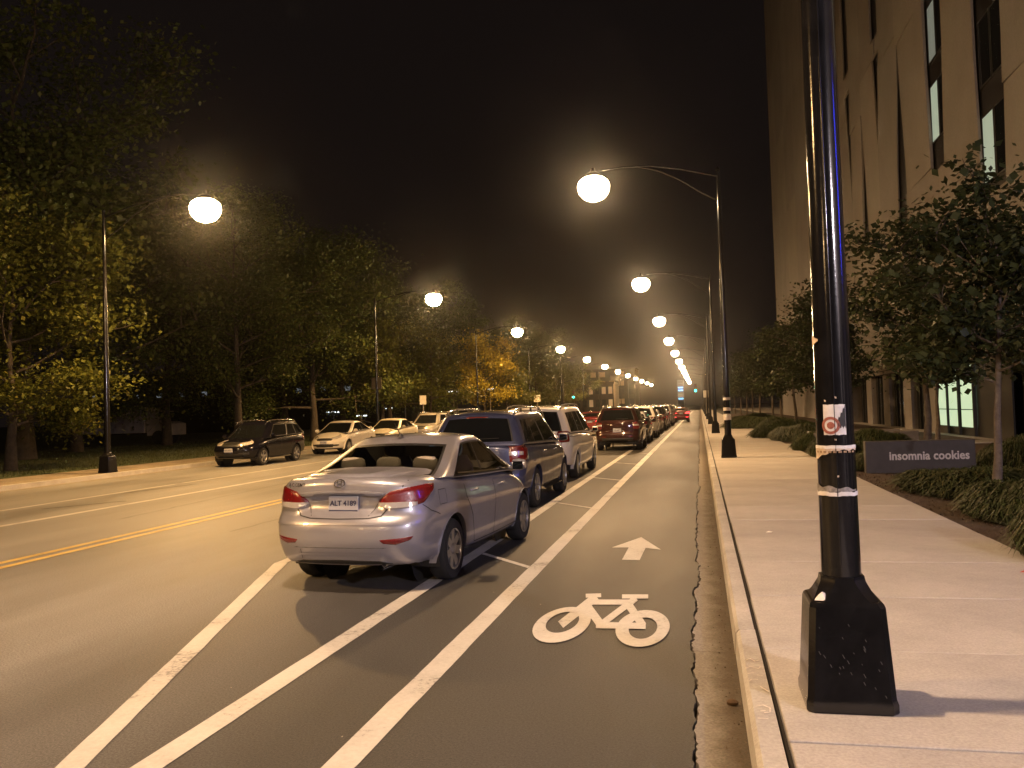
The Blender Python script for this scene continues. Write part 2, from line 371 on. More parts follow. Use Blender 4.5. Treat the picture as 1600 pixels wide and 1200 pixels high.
# right gutter, kerb and sidewalk, each poured in pieces
GUT = struct(MB().box(-.6, .3, -25, 700, -.06, -.045).build('gutter', DIRT))
y = -3.0
while y < 60:
    ge = jag_edge(-.090, y + .004, y + 2.996, 4.1, .012); n = len(ge); mb = MB()
    vs = [(x, yy, -.006) for x, yy in ge] + [(KERB_X + .01, yy, -.016) for x, yy in ge] + [(x, yy, -.045) for x, yy in ge]
    mb.add(vs, [(i, n + i, n + i + 1, i + 1) for i in range(n - 1)] + [(i, i + 1, 2 * n + i + 1, 2 * n + i) for i in range(n - 1)])
    mb.build('gutter_slab', GUTTER, GUT); y += 3
KERB = struct(MB().box(.20, .30, -25, 700, -.06, .10).build('kerb', CURB))
kp = [(KERB_X, -.05), (KERB_X + .012, .125), (KERB_X + .035, .15), (.305, .152), (.305, -.05)]
kmesh = MB().prism(kp, 0, 2.992, 'XZ').mesh('kerb_stone', CURB)
for k in range(36):
    o = link('kerb_stone', kmesh, KERB); o.location = (RND.uniform(-.004, .004), -3 + 3 * k, RND.uniform(-.003, .003))
WALK = struct(MB().box(.31, 2.95, -25, 700, -.06, .11).build('sidewalk', mat('joint_dirt', (.02, .016, .012), 1)))
smesh = MB().box(WALK_X0 + .012, WALK_X1, 0, 1.489, .1, .152, bev=.004).mesh('sidewalk_slab', CONC)
SLABT = [mat('sidewalk_concrete_%s' % n, c, .85, noise=(.9, .12, 60, .16, 9, .06), bump=(120, .35, .003)) for n, c in (('pale', (.43, .405, .38)), ('dull', (.375, .35, .33)))] + [CONC]
for k in range(66):
    o = link('sidewalk_slab', smesh, WALK); o.location = (RND.uniform(-.003, .003), -3.45 + 1.5 * k, RND.uniform(-.003, .003))
    o.material_slots[0].link = 'OBJECT'; o.material_slots[0].material = SLABT[RND.choice((0, 1, 2, 2))]
MB().box(.33, 2.96, 95.6, 700, .1, .15).build('far_sidewalk', CONC, WALK)
# chalk marks on the kerb
CHALK = mat('chalk', (.62, .56, .5), .9, noise=(40, .3))
def ribbon(pts, w, z, m, name, parent):
    mb = MB(); vs = []
    for i, p in enumerate(pts):
        a = Vector(pts[max(i - 1, 0)]); b = Vector(pts[min(i + 1, len(pts) - 1)]); d = (b - a).normalized(); nn = Vector((-d.y, d.x)) * w / 2
        vs += [(p[0] + nn.x, p[1] + nn.y, z), (p[0] - nn.x, p[1] - nn.y, z)]
    mb.add(vs, [(2 * i, 2 * i + 1, 2 * i + 3, 2 * i + 2) for i in range(len(pts) - 1)]); return mb.build(name, m, parent)
for i, pts in enumerate([[(.21, 5.26), (.235, 5.30), (.26, 5.24), (.285, 5.27)], [(.20, 5.10), (.23, 5.14), (.27, 5.10), (.285, 5.14)], [(.205, 5.0), (.24, 5.02)], [(.255, 4.98), (.285, 4.97)],
                         [(.205, 4.86), (.22, 4.90), (.255, 4.90)], [(.26, 4.78), (.295, 4.70)], [(.22, 4.48), (.255, 4.49), (.285, 4.45), (.28, 4.39), (.25, 4.38)], [(.235, 4.40), (.26, 4.41)], [(.215, 4.30), (.265, 4.30)]]):
    ribbon(pts, .008, .1565 + .0003 * i, CHALK, 'chalk_mark', KERB)
# left gutter strip, kerb, sidewalk and lawn
struct(MB().box(-17.75, -17.31, -25, 700, -.055, -.004).build('left_gutter', GUTTER))
LK = struct(MB().box(-17.86, -17.72, -25, 700, -.055, .13).build('left_kerb', CURB))
LW = struct(MB().box(-20.2, -17.87, -25, 700, -.055, .12).build('left_sidewalk', mat('leaf_strewn_path', (.20, .165, .12), .95, noise=(.9, .35, 22, .3), bump=(30, .7, .02))))
LAWN = struct(MB().box(-420, -20.21, -25, 900, -.055, .14).build('lawn', GRASSG))
BED = struct(MB().box(2.98, 9.6, -25, 130, -.055, .13).build('planting_bed', MULCH))
for y0, y1 in ((20.6, 23.4), (30.2, 32.2), (41, 43.5)):
    struct(MB().box(2.985, 9.55, y0, y1, .0, .153).build('entry_path', CONC))
struct(MB().box(9.61, 60, -25, 700, -.055, .10).build('building_apron', CONC))

# lawn and bed ground cover
def blades(name, m, spots, h, w, rnd, lean=.5):
    mb = MB()
    for x, y, z, hh in spots:
        a = rnd.uniform(0, 6.283); l = rnd.uniform(0, lean) * hh; dx, dy = math.cos(a), math.sin(a); ww = w * rnd.uniform(.7, 1.3)
        mb.v += [(x - dy * ww, y + dx * ww, z), (x + dy * ww, y - dx * ww, z), (x + dx * l, y + dy * l, z + hh)]
        b = len(mb.v) - 3; mb.f.append((b, b + 1, b + 2)); mb.mi.append(0)
    return mb.build(name, m, fix=False)
sp = []
for i in range(26000):
    d = RND.random() ** 1.4; sp.append((-20.25 - 16 * d, RND.uniform(14, 62), .138, RND.uniform(.05, .11)))
tag(blades('lawn_grass', LEAF_S, sp, .1, .012, RND), 'short dark green grass of the park lawn', 'grass', kind='stuff')
tag(blades('mulch_chips', mat('wood_chips', (.07, .045, .03), 1, noise=(30, .5)), [(RND.uniform(3.0, 8), RND.uniform(5, 19), .128, RND.uniform(.01, .035)) for i in range(9000)], .03, .014, RND, 2.5),
    'brown wood chips covering the planting bed', 'mulch', kind='stuff')
sp = [(KERB_X - abs(RND.gauss(0, .06)), RND.uniform(3, 26), -.004, RND.uniform(.004, .012)) for i in range(700)]
tag(blades('gutter_grit', mat('grit', (.12, .095, .06), 1, noise=(30, .5)), sp, .01, .006, RND, 2), 'fine grit and leaf crumbs along the gutter', 'grit', kind='stuff')
mb = MB()
for i in range(900):
    x, y = RND.uniform(-17.6, -.2), RND.uniform(3, 40); a = RND.uniform(0, 6.28); s_ = RND.uniform(.004, .010); z = .005
    mb.add([(x + s_ * math.cos(a), y + s_ * math.sin(a), z), (x + s_ * math.cos(a + 2.2), y + s_ * math.sin(a + 2.2), z + .002), (x + s_ * math.cos(a + 4), y + s_ * math.sin(a + 4), z + .004)], [(0, 1, 2)])
tag(mb.build('road_grit', mat('pale_grit', (.35, .32, .27), .9), fix=False), 'tiny pale stones scattered over the asphalt', 'grit', kind='stuff')

# ================================================================== STREET LAMPS
def point_light(name, loc, col, watt, parent, rad=.16):
    l = bpy.data.lights.new(name, 'POINT'); l.color = col; l.energy = watt; l.shadow_soft_size = rad
    o = bpy.data.objects.new(name, l); C.objects.link(o); o.location = loc; o.parent = parent; return o
LAMP_H = 8.05
def lamp_meshes():
    M = {}
    # tapered square base
    mb = MB()
    def sq(h, z, ch=.22):
        e = h * ch; return [(-h, -h + e, z), (-h + e, -h, z), (h - e, -h, z), (h, -h + e, z), (h, h - e, z), (h - e, h, z), (-h + e, h, z), (-h, h - e, z)]
    rings = [sq(.205, 0, .14), sq(.213, .012, .14), sq(.213, .05, .14), sq(.205, .075, .14), sq(.178, .505, .16), sq(.172, .522, .18), sq(.165, .53, .2)]
    vs = [v for r in rings for v in r]
    fs = [tuple(range(7, -1, -1))] + [(8 * i + k, 8 * i + (k + 1) % 8, 8 * i + 8 + (k + 1) % 8, 8 * i + 8 + k) for i in range(len(rings) - 1) for k in range(8)] + [tuple(range(8 * len(rings) - 8, 8 * len(rings)))]
    M['base'] = mb.add(vs, fs).mesh('base', POLE, smooth=25)
    mb = MB(); rings = [sq(.155, .531, .3), sq(.135, .56, .4), sq(.108, .615, .55), sq(.104, .64, .58)]
    vs = [v for r in rings for v in r]
    M['collar'] = mb.add(vs, [(8 * i + k, 8 * i + (k + 1) % 8, 8 * i + 8 + (k + 1) % 8, 8 * i + 8 + k) for i in range(3) for k in range(8)] + [tuple(range(24, 32))]).mesh('collar', POLE, smooth=25)
    # tapering pole, twelve-sided with soft edges
    mb = MB(); hs = [.6, 1.5, 2.5, 3.5, 4.5, 5.5, 6.5, 7.5, LAMP_H + .1]
    mb.tube([(0, 0, z) for z in hs], [.101 - .0064 * z for z in hs], 12); M['pole'] = mb.mesh('pole', POLE, smooth=40)
    mb = MB(); z = LAMP_H + .1; mb.lathe([(.06, z), (.07, z + .01), (.05, z + .07), (.015, z + .1), (.0, z + .13)], 12); M['cap'] = mb.mesh('pole_cap', POLE, smooth=50)
    mb = MB(); mb.tube([(-.04, 0, LAMP_H - .05), (-1, 0, LAMP_H + .22), (-1.9, 0, LAMP_H + .40), (-2.7, 0, LAMP_H + .44), (-3.35, 0, LAMP_H + .40)], [.032, .03, .028, .026, .024], 8); M['arm'] = mb.mesh('arm', POLE, smooth=50)
    mb = MB(); mb.tube([(-.04, 0, LAMP_H - .75), (-.5, 0, LAMP_H - .48), (-1.1, 0, LAMP_H - .05), (-1.7, 0, LAMP_H + .26), (-2.2, 0, LAMP_H + .40)], .02, 8); M['brace'] = mb.mesh('brace', POLE, smooth=50)
    at = (-3.55, 0, LAMP_H)
    mb = MB(); mb.lathe([(.0, .50), (.05, .49), (.07, .40), (.13, .36), (.22, .31), (.295, .24), (.30, .20), (.27, .20)], 20, at=at); M['hood'] = mb.mesh('lamp_hood', POLE_FAR, smooth=50)
    mb = MB(); mb.lathe([(.28, .205), (.42, .10), (.47, -.05), (.43, -.24), (.30, -.40), (.14, -.47), (0, -.485)], 24, at=at); M['glass'] = mb.mesh('lamp_glass', LAMPGLASS, smooth=180)  # globe larger than life, the lamp's glare is put into its size
    return M
LM = lamp_meshes()
def street_lamp(x, y, side, label, group=None, watt=SODIUM_W, col=SODIUM, upl=UPLIGHT):
    t = thing('street_lamp', label, 'street lamp', (x, y, .152 if side < 0 else .125), 0 if side < 0 else math.pi, group)
    for nm, k in (('base', 'base'), ('collar', 'collar'), ('pole', 'pole'), ('pole_cap', 'cap'), ('arm', 'arm'), ('brace', 'brace'), ('lamp_hood', 'hood'), ('lamp_glass', 'glass')):
        link(nm, LM[k], t)
    point_light('bulb', (-3.55, 0, LAMP_H), col, watt * upl, t)          # what leaks sideways and up
    l = bpy.data.lights.new('reflector', 'SPOT'); l.color = col; l.energy = watt; l.shadow_soft_size = .16; l.spot_size = R(158); l.spot_blend = .55
    o = bpy.data.objects.new('reflector', l); C.objects.link(o); o.location = (-3.55, 0, LAMP_H); o.parent = t
    return t
GL = 'street lamps along the avenue'
RIGHT_LAMPS = [-16.5, 4.62, 24.75, 45.3, 66, 87] + [87 + 21 * k for k in range(1, 9)]
LEFT_LAMPS = [-22.5, .4, 23.2, 46, 68.6, 91] + [91 + 22 * k for k in range(1, 9)]
lamps_r = []
for i, y in enumerate(RIGHT_LAMPS):
    ordn = ('first', 'second', 'third', 'fourth', 'fifth', 'sixth', 'seventh', 'eighth', 'ninth', 'tenth', 'eleventh', 'twelfth', 'thirteenth', 'fourteenth')
    lab = {0: 'black street lamp one before the stickered pole along the same kerb', 1: 'black street lamp pole with stickers and torn tape beside the kerb', 2: 'black street lamp with white bands round its pole, kerbside by the entry path'}.get(i, 'black street lamp, %s in line past the stickered pole along the sidewalk kerb' % ordn[i - 2])
    lamps_r.append(street_lamp(.67 if i == 1 else .74, y, -1, lab, None if i in (1, 2) else 'lamps down the sidewalk kerb', SODIUM_W * (.56 if i == 1 else .85), SODIUM_NEAR if i == 1 else SODIUM_R))
for i, y in enumerate(LEFT_LAMPS):
    lab = {0: 'park side street lamp two before the one by the black SUV', 1: 'park side street lamp one before the one by the black SUV', 2: 'street lamp on the park side standing before the black parked SUV', 3: 'street lamp with a small square sign on its pole behind the white sedans'}.get(i, 'park side street lamp, %s in line past the one by the black SUV' % ordn[i - 3])
    t = street_lamp(-18.05, y, 1, lab, None if i in (2, 3) else 'lamps down the park side', SODIUM_W * 1.6, SODIUM, UPLIGHT * .55)
    if i == 3: MB().box(-.3, .3, -.06, -.04, 3.0, 3.65).build('sign_plate', mat('sign_back', (.10, .085, .06), .6), t).rotation_euler = (0, 0, math.pi)

# details of the near pole: seams, stickers, torn tape, scuffs
L0 = lamps_r[1]
def pole_r(z): return .101 - .0064 * z
def wrap(name, m, z_lo, z_hi, a0, a1, off, parent, n=24, uv=None):
    """a sheet bent round the pole between two angles; z_lo / z_hi functions of 0..1. angle 0 faces the camera, positive to the right"""
    mb = MB(); vs = []
    for i in range(n + 1):
        t = i / n; a = a0 + (a1 - a0) * t
        for z in (z_lo(t), z_hi(t)):
            r = pole_r(z) + off; b = a - R(12); vs.append((r * math.sin(b), -r * math.cos(b), z))
    mb.add(vs, [(2 * i, 2 * i + 2, 2 * i + 3, 2 * i + 1) for i in range(n)]); return mb.build(name, m, parent, smooth=180)
def jj(s, a, b=0): return lambda t: s + a * math.sin(t * 17 + s * 9) + a * .6 * math.sin(t * 43 + s) + b * t
stk = wrap('sticker', PAPER, jj(1.352, .001), jj(1.505, .001), R(-30), R(38), .0022, L0)
wrap('sticker_print', INK, jj(1.39, .006), lambda t: 1.43 + .07 * t + .006 * math.sin(t * 20), R(14), R(37), .0034, stk)
mb = MB(); m_ = 28                                                    # red ring printed on the sticker
for rr0, rr1, z0 in ((.030, .044, .0036), (.0, .018, .0036)):
    vs = []
    for k in range(m_):
        a = 2 * math.pi * k / m_
        for rr in (rr0, rr1):
            u = rr * math.cos(a); z = 1.40 + rr * math.sin(a); b = u / pole_r(z) - R(8) - R(12); q = pole_r(z) + z0; vs.append((q * math.sin(b), -q * math.cos(b), z))
    mb.add(vs, [(2 * k, 2 * k + 1, 2 * ((k + 1) % m_) + 1, 2 * ((k + 1) % m_)) for k in range(m_)])
mb.build('sticker_ring', REDINK, stk)
tape = wrap('torn_paper', PAPERO, lambda t: 1.22 + .055 * min(1, t * 1.9) + .004 * math.sin(t * 31), jj(1.297, .001), R(-84), R(84), .0022, L0)
wrap('tape_edge', PAPER, jj(1.283, .001), jj(1.299, .001), R(-86), R(86), .0036, tape)
for k in range(9): wrap('print_line', mat('faded_ink', (.30, .2, .12), .8), jj(1.262, .001), jj(1.272, .001), R(-64 + k * 15), R(-54 + k * 15), .0034, tape, n=4)
t2 = wrap('torn_tape', PAPER, jj(1.045, .0015), jj(1.066, .003), R(-84), R(88), .0022, L0)
wrap('tape_remnant', mat('grey_paper', (.22, .2, .19), .8, noise=(50, .5)), jj(1.067, .001), lambda t: 1.10 - .02 * t + .006 * math.sin(t * 19), R(-80), R(70), .0026, t2)
wrap('paper_scrap', PAPERO, lambda t: 1.80 + .03 * t, lambda t: 1.87 - .03 * t, R(-88), R(-40), .003, L0)
for z, a in ((1.535, 10), (1.325, 5), (1.14, 8), (1.52, -22)): wrap('paper_fleck', PAPERO, jj(z, .001), jj(z + .009, .002), R(a - 3), R(a + 2), .003, L0, n=3)
for a, w in ((4, .004),):
    mb = MB(); z = .7; vs = []
    while z < 8: b = R(a - 12); q = pole_r(z); vs += [((q - .002) * math.sin(b - .06), -(q - .002) * math.cos(b - .06), z), ((q + .0045) * math.sin(b), -(q + .0045) * math.cos(b), z), ((q - .002) * math.sin(b + .06), -(q - .002) * math.cos(b + .06), z)]; z += .1
    k = len(vs) // 3
    mb.add(vs, [f for i in range(k - 1) for f in ((3 * i, 3 * i + 1, 3 * i + 4, 3 * i + 3), (3 * i + 1, 3 * i + 2, 3 * i + 5, 3 * i + 4))]); mb.build('weld_seam', POLE, L0, smooth=180)
mb = MB()
for i in range(24):                                                   # pale scratches on the base
    x, z = RND.uniform(-.15, .15), RND.uniform(.1, .47); l = RND.uniform(.006, .02); yy = -.2065 + (z - .075) * (.0275 / .43)
    sl = .0275 / .43
    mb.add([(x, yy - .002, z), (x + .003, yy - .002, z), (x + .003 + l * .5, yy - .002 - l * sl, z - l), (x + l * .5, yy - .002 - l * sl, z - l)], [(0, 1, 2, 3)])
mb.build('scratch_marks', mat('scratch', (.07, .066, .066), .6), L0)['kind'] = 'stuff'
mb = MB(); mb.add([(-.15, -.13, .534), (-.10, -.15, .536), (-.085, -.11, .56), (-.13, -.09, .55), (-.11, -.12, .575)], [(0, 1, 4), (1, 2, 4), (2, 3, 4), (3, 0, 4)])
tag(mb.build('paper_litter', PAPER), 'crumpled white paper lying on the ledge of the stickered pole base', 'litter').location = (.67, 4.62, .152)
mb = MB(); mb.add([(.05, -.14, .534), (.10, -.15, .535), (.11, -.12, .55), (.06, -.11, .545)], [(0, 1, 2, 3)])
tag(mb.build('leaf_litter', PAPERO), 'small tan scrap lying on the right ledge of the stickered pole base', 'litter').location = (.67, 4.62, .152)
L1 = lamps_r[2]
for z, h, m_ in ((1.62, .07, PAPER), (1.32, .09, PAPER), (1.06, .17, PAPER)):
    wrap('white_band', m_, jj(z, .002), jj(z + h, .002), R(-180), R(180), .012, L1, n=24)
mb = MB(); mb.add([(.70, 10.42, .1545), (.76, 10.40, .156), (.78, 10.47, .157), (.72, 10.5, .155), (.735, 10.44, .168)], [(0, 1, 4), (1, 2, 4), (2, 3, 4), (3, 0, 4)])
tag(mb.build('paper_scrap', mat('bright_paper', (.9, .88, .8), .7)), 'small white paper scrap lying on the sidewalk', 'litter')
mb = MB(); mb.lathe([(.0, .0), (.03, .0), (.035, .012), (.02, .022), (0, .026)], 7); o = mb.build('dead_leaf', mat('dead_leaf', (.09, .055, .03), .9)); o.location = (.115, 4.97, -.008); o.scale = (1, .7, 1.2)
tag(o, 'curled brown leaf lying in the gutter against the kerb', 'leaf')
MB().add([(2.62, 8.1, .1545), (3.0, 8.05, .1545), (3.0, 8.3, .1545), (2.75, 8.28, .1545)], [(0, 1, 2, 3)]).build('red_paint_mark', mat('red_paint', (.5, .07, .05), .8, noise=(20, .3)), WALK)

# the cool white lamp on the corner behind the camera, whose shadows cross the sidewalk
t = thing('walkway_lamp', 'cool white walkway lamp on a slim post in the planting bed', 'lamp', (8.0, -4.6, .13))
mb = MB(); mb.lathe([(.16, 0), (.15, .1), (.07, .3), (.055, .5), (.05, 4.6), (.07, 4.65), (0, 4.66)], 16); mb.build('post', POLE, t, smooth=40)
mb = MB(); mb.lathe([(.06, 4.66), (.2, 4.8), (.24, 5.0), (.2, 5.2)], 20); mb.build('lamp_glass', COOLGLASS, t, smooth=180)
mb = MB(); mb.lathe([(.26, 5.2), (.2, 5.3), (.05, 5.38), (0, 5.4)], 20); mb.build('lamp_hood', POLE, t, smooth=40)
point_light('bulb', (0, 0, 4.98), COOL, COOL_W, t)

# ================================================================== BUILDING ON THE RIGHT
FX = 10.0
BLD = thing('residence_building', 'tall tan precast concrete building with tapering dark slots and lit windows', 'building', (0, 0, 0))
J = .012
#  column: list of (z, half gap); a slot is where the gap opens
COLS = {
    -6: [(3.2, J), (60, J)],
    2.0: [(3.2, J), (9, J), (9.01, .8), (17, J), (60, J)],
    8.0: [(3.2, J), (12, J), (18, .8), (18.01, J), (60, J)],
    14: [(3.2, J), (9, J), (9.01, .9), (18, .1), (18.01, J), (60, J)],
    20: [(3.2, J), (6, J), (6.01, 1.2), (40, 1.2), (60, 1.2)],
    25.8: [(3.2, J), (11, J), (16, .7), (16.01, J), (60, J)],
    31.9: [(3.2, J), (8.7, J), (8.71, 1.15), (13.5, 1.45), (18, 1.5), (19, 1.3), (60, 1.3)],
    38.45: [(3.2, J), (11.2, J), (11.21, .95), (13.3, 1.05), (16, 1.3), (19, 1.35), (60, 1.2)],
    44.9: [(3.2, J), (10.1, J), (10.11, .95), (13.2, .85), (17, .28), (19.8, J), (22.2, J), (22.21, .8), (29, .2), (29.01, J), (60, J)],
    49.7: [(3.2, J), (15, J), (17.6, .42), (20.6, .85), (20.61, J), (21.5, J), (21.51, .9), (32, .9), (60, .3)],
    54.1: [(3.2, J), (11.3, J), (11.31, .85), (14.4, .5), (18, J), (60, J)],
    58.5: [(3.2, J), (13.8, J), (17.3, .3), (21.6, .9), (21.61, J), (22.8, J), (22.81, 1.0), (34, 1.0), (60, .4)],
    62.0: [(3.2, J), (60, J)],
}
def gap(col, z):
    p = COLS[col]
    for (a, ga), (b, gb) in zip(p, p[1:]):
        if a <= z <= b: return ga + (gb - ga) * (z - a) / (b - a)
    return p[-1][1]
BANDS = [3.2, 11.0, 19.7, 28.0, 36, 46]
ys = sorted(COLS); prnd = random.Random(3)
FT = [FACADE] + [mat('precast_concrete_%s' % n, c, .8, noise=(.25, .13, 9, .08), bump=(30, .25, .004)) for n, c in (('warm', (.262, .24, .222)), ('dull', (.225, .207, .195)))]
for i, (ya, yb) in enumerate(zip(ys, ys[1:])):
    for j, (z0, z1) in enumerate(zip(BANDS, BANDS[1:])):
        sh = (.0, .9, -1.0, .5, -.6)[(i + j) % 5] if 0 < j else 0; sh2 = (.0, .9, -1.0, .5, -.6)[(i + j + 1) % 5] if j < 4 else 0
        z0_, z1_ = z0 + sh + .015, z1 + sh2 - .015
        za = [z0_] + [z for z, g in COLS[ya] if z0_ < z < z1_] + [z1_]; zb = [z0_] + [z for z, g in COLS[yb] if z0_ < z < z1_] + [z1_]
        left = [(ya + gap(ya, z), z) for z in za]; right = [(yb - gap(yb, z), z) for z in zb]
        poly = left + right[::-1]; tl = ((i + j) % 3 - 1) * .09; n = len(poly); w = yb - ya
        fr = [(FX + tl * .5 * (y - (ya + yb) / 2) / w * 2 + .1, y, z) for y, z in poly]; bk = [(FX + .19, y, z) for y, z in poly]
        mb = MB(); mb.add(fr + bk, [tuple(range(n)), tuple(range(2 * n - 1, n - 1, -1))] + [(k, (k + 1) % n, n + (k + 1) % n, n + k) for k in range(n)])
        mb.build('panel', prnd.choice(FT), BLD)
MB().box(FX + .26, FX + 16, -6, 62, 3.2, 46).build('core_wall', RECESS, BLD)
MB().box(FX + .12, FX + 1.4, -6, 62, 3.02, 3.19).build('soffit', FACADE, BLD)
LITWIN = emis('lit_window', (.62, .78, .62), .42); LITWIN2 = emis('dim_lit_window', (.5, .6, .55), .2)
DARKWIN = mat('dark_window', (.012, .014, .016), .08)
LITSHOP = emis('lit_shop_window', (.66, .85, .55), .9)
def bwin(y0, y1, z0, z1, m):
    f = MB(); x = FX + .205
    for a in ((y0, y0 + .07, z0, z1), (y1 - .07, y1, z0, z1), (y0 + .07, y1 - .07, z0, z0 + .07), (y0 + .07, y1 - .07, z1 - .07, z1)): f.box(x, x + .045, *a)
    o = f.build('window', BLACKPL, BLD); MB().box(x + .015, x + .03, y0 + .07, y1 - .07, z0 + .07, z1 - .07).build('pane', m, o); return o
for k in range(8):                                                   # two window columns
    z = 12.55 + 3.45 * k; bwin(38.35, 39.55, z, z + 2.5, LITWIN if k == 0 else (LITWIN2 if k == 1 else DARKWIN)); bwin(37.2, 38.3, z, z + 2.5, DARKWIN)
    z = 9.15 + 3.45 * k; bwin(31.9, 33.15, z, z + 2.45, LITWIN if k == 0 else DARKWIN); bwin(30.6, 31.85, z, z + 2.45, DARKWIN)
    z = 6.6 + 3.45 * k; bwin(19.0, 20.9, z, z + 2.4, LITWIN2 if k in (1, 4) else DARKWIN)
# ground floor: concrete piers, glazing, lit shop panes
y = -6.0; k = 0
while y < 61:
    if 34 < y < 41: y = 41.0
    MB().box(FX + .35, FX + .95, y, y + 1.6, .1, 3.02).build('pier', FT[k % 3], BLD)
    if not 30 < y < 34:
        o = MB().box(FX + .62, FX + .70, y + 1.61, min(y + 4.99, 62), .1, 3.02).build('shop_front', DARKWIN, BLD)
        for q in (2.4, 3.3, 4.2): MB().box(FX + .56, FX + .615, y + q, y + q + .08, .12, 3.0).build('mullion', BLACKPL, o)
    y += 5; k += 1
MB().box(FX + .35, FX + .95, 40.7, 41.0, .1, 3.02).build('pier', FACADE, BLD)
o = MB().box(FX + .30, FX + .36, 31.7, 40.7, .1, 3.02).build('shop_front', RECESS, BLD)
for y0, y1 in ((39.15, 40.45), (37.55, 38.85), (35.6, 37.15)):
    for z0, z1 in ((.45, 1.12), (1.16, 2.96)): MB().box(FX + .20, FX + .24, y0, y1, z0, z1).build('lit_pane', LITSHOP, o)
    MB().box(FX + .16, FX + .28, y0 - .14, y0 - .02, .12, 3.0).build('mullion', BLACKPL, o)
MB().box(FX + .02, FX + .1, 4.6, 4.75, 3.8, 6.6).build('blue_light_strip', emis('blue_strip', (.04, .05, 1.0), 90.0, True), BLD)
# farther tower of the same residence
TW = thing('residence_tower', 'plain tan concrete tower rising beyond the slotted facade', 'building', (0, 0, 0))
for i in range(6):
    for j in range(6):
        MB().box(FX - .2, FX + .1, 62.05 + 8.2 * i, 62.05 + 8.2 * i + 8.18, 3.2 + 9.4 * j, 3.2 + 9.4 * j + 9.385).build('panel', FT[(i * 2 + j) % 3], TW)
MB().box(FX + .11, FX + 14, 62.05, 111.2, .1, 59.5).build('core_wall', FACADE, TW)

# ================================================================== SIGN, PLANTER, BIKE RACKS
t = thing('sign_wall', 'low dark grey sign wall with white lettering in the planting bed', 'sign', (4.38, 18.95, .13))
MB().box(-1.05, 1.05, 0, .22, .0, .66, bev=.012).build('slab', mat('dark_sign_stone', (.05, .046, .047), .7, noise=(6, .15)), t)
me = text_mesh('lettering', 'insomnia cookies', .245, mat('sign_letters', (.55, .52, .52), .5), .008, .006, 1.02)
o = link('lettering', me, t); o.rotation_euler = (math.pi / 2, 0, 0); o.location = (.17, -.0085, .345)
xs_ = [v.co.x for v in me.vertices]; o.scale = (1.52 / (max(xs_) - min(xs_)), 1, 1)
mb = MB(); vs = []; n = 22                                            # crescent with a bite, the shop's mark
for k in range(n + 1):
    a = R(70) + (R(320) - R(70)) * k / n
    vs += [(.10 * math.cos(a), -.006, .10 * math.sin(a)), (.028 + .088 * math.cos(a), -.006, .014 + .088 * math.sin(a))]
mb.add(vs, [(2 * k, 2 * k + 1, 2 * k + 3, 2 * k + 2) for k in range(n)]); o = mb.build('crescent_mark', mat('sign_mark', (.36, .32, .31), .6), t); o.location = (-.77, -.002, .34)
ribbon([(-.74, .28), (-.69, .275), (-.66, .29), (-.625, .285)], .02, 0, mat('sign_letters', (.7, .7, .7)), 'mark_tail', t).rotation_euler = (math.pi / 2, 0, 0)
t.children[-1].location = (0, -.010, 0.0)
t = thing('planter_wall', 'low grey concrete planter wall beside the entry path', 'planter', (4.9, 28.6, .13))
mb = MB(); mb.box(-1.5, 1.5, -.9, -.72, 0, .55, bev=.01); mb.box(-1.5, 1.5, .72, .9, 0, .55, bev=.01); mb.box(-1.5, -1.32, -.72, .72, 0, .545); mb.box(1.32, 1.5, -.72, .72, 0, .545)
mb.build('wall', mat('planter_concrete', (.13, .115, .105), .8, noise=(3, .2)), t); MB().box(-1.31, 1.31, -.715, .715, .1, .48).build('soil', MULCH, t)
mb = MB(); mb.tube([(0, 0, 0), (0, 0, .72), (.05, 0, .8), (.15, 0, .84), (.45, 0, .84), (.55, 0, .8), (.6, 0, .72), (.6, 0, 0)], .024, 8)
rm = mb.mesh('bike_rack', STEEL, smooth=50)
for i, (x, y) in enumerate([(6.1, 17.1), (6.45, 17.5), (6.8, 17.9)]):
    o = link('bike_rack', rm); o.location = (x, y, .13); o.rotation_euler = (0, 0, R(65))
    tag(o, 'bent steel bike rack hoop in the bed beyond the sign wall', 'bike rack', 'bike rack hoops')

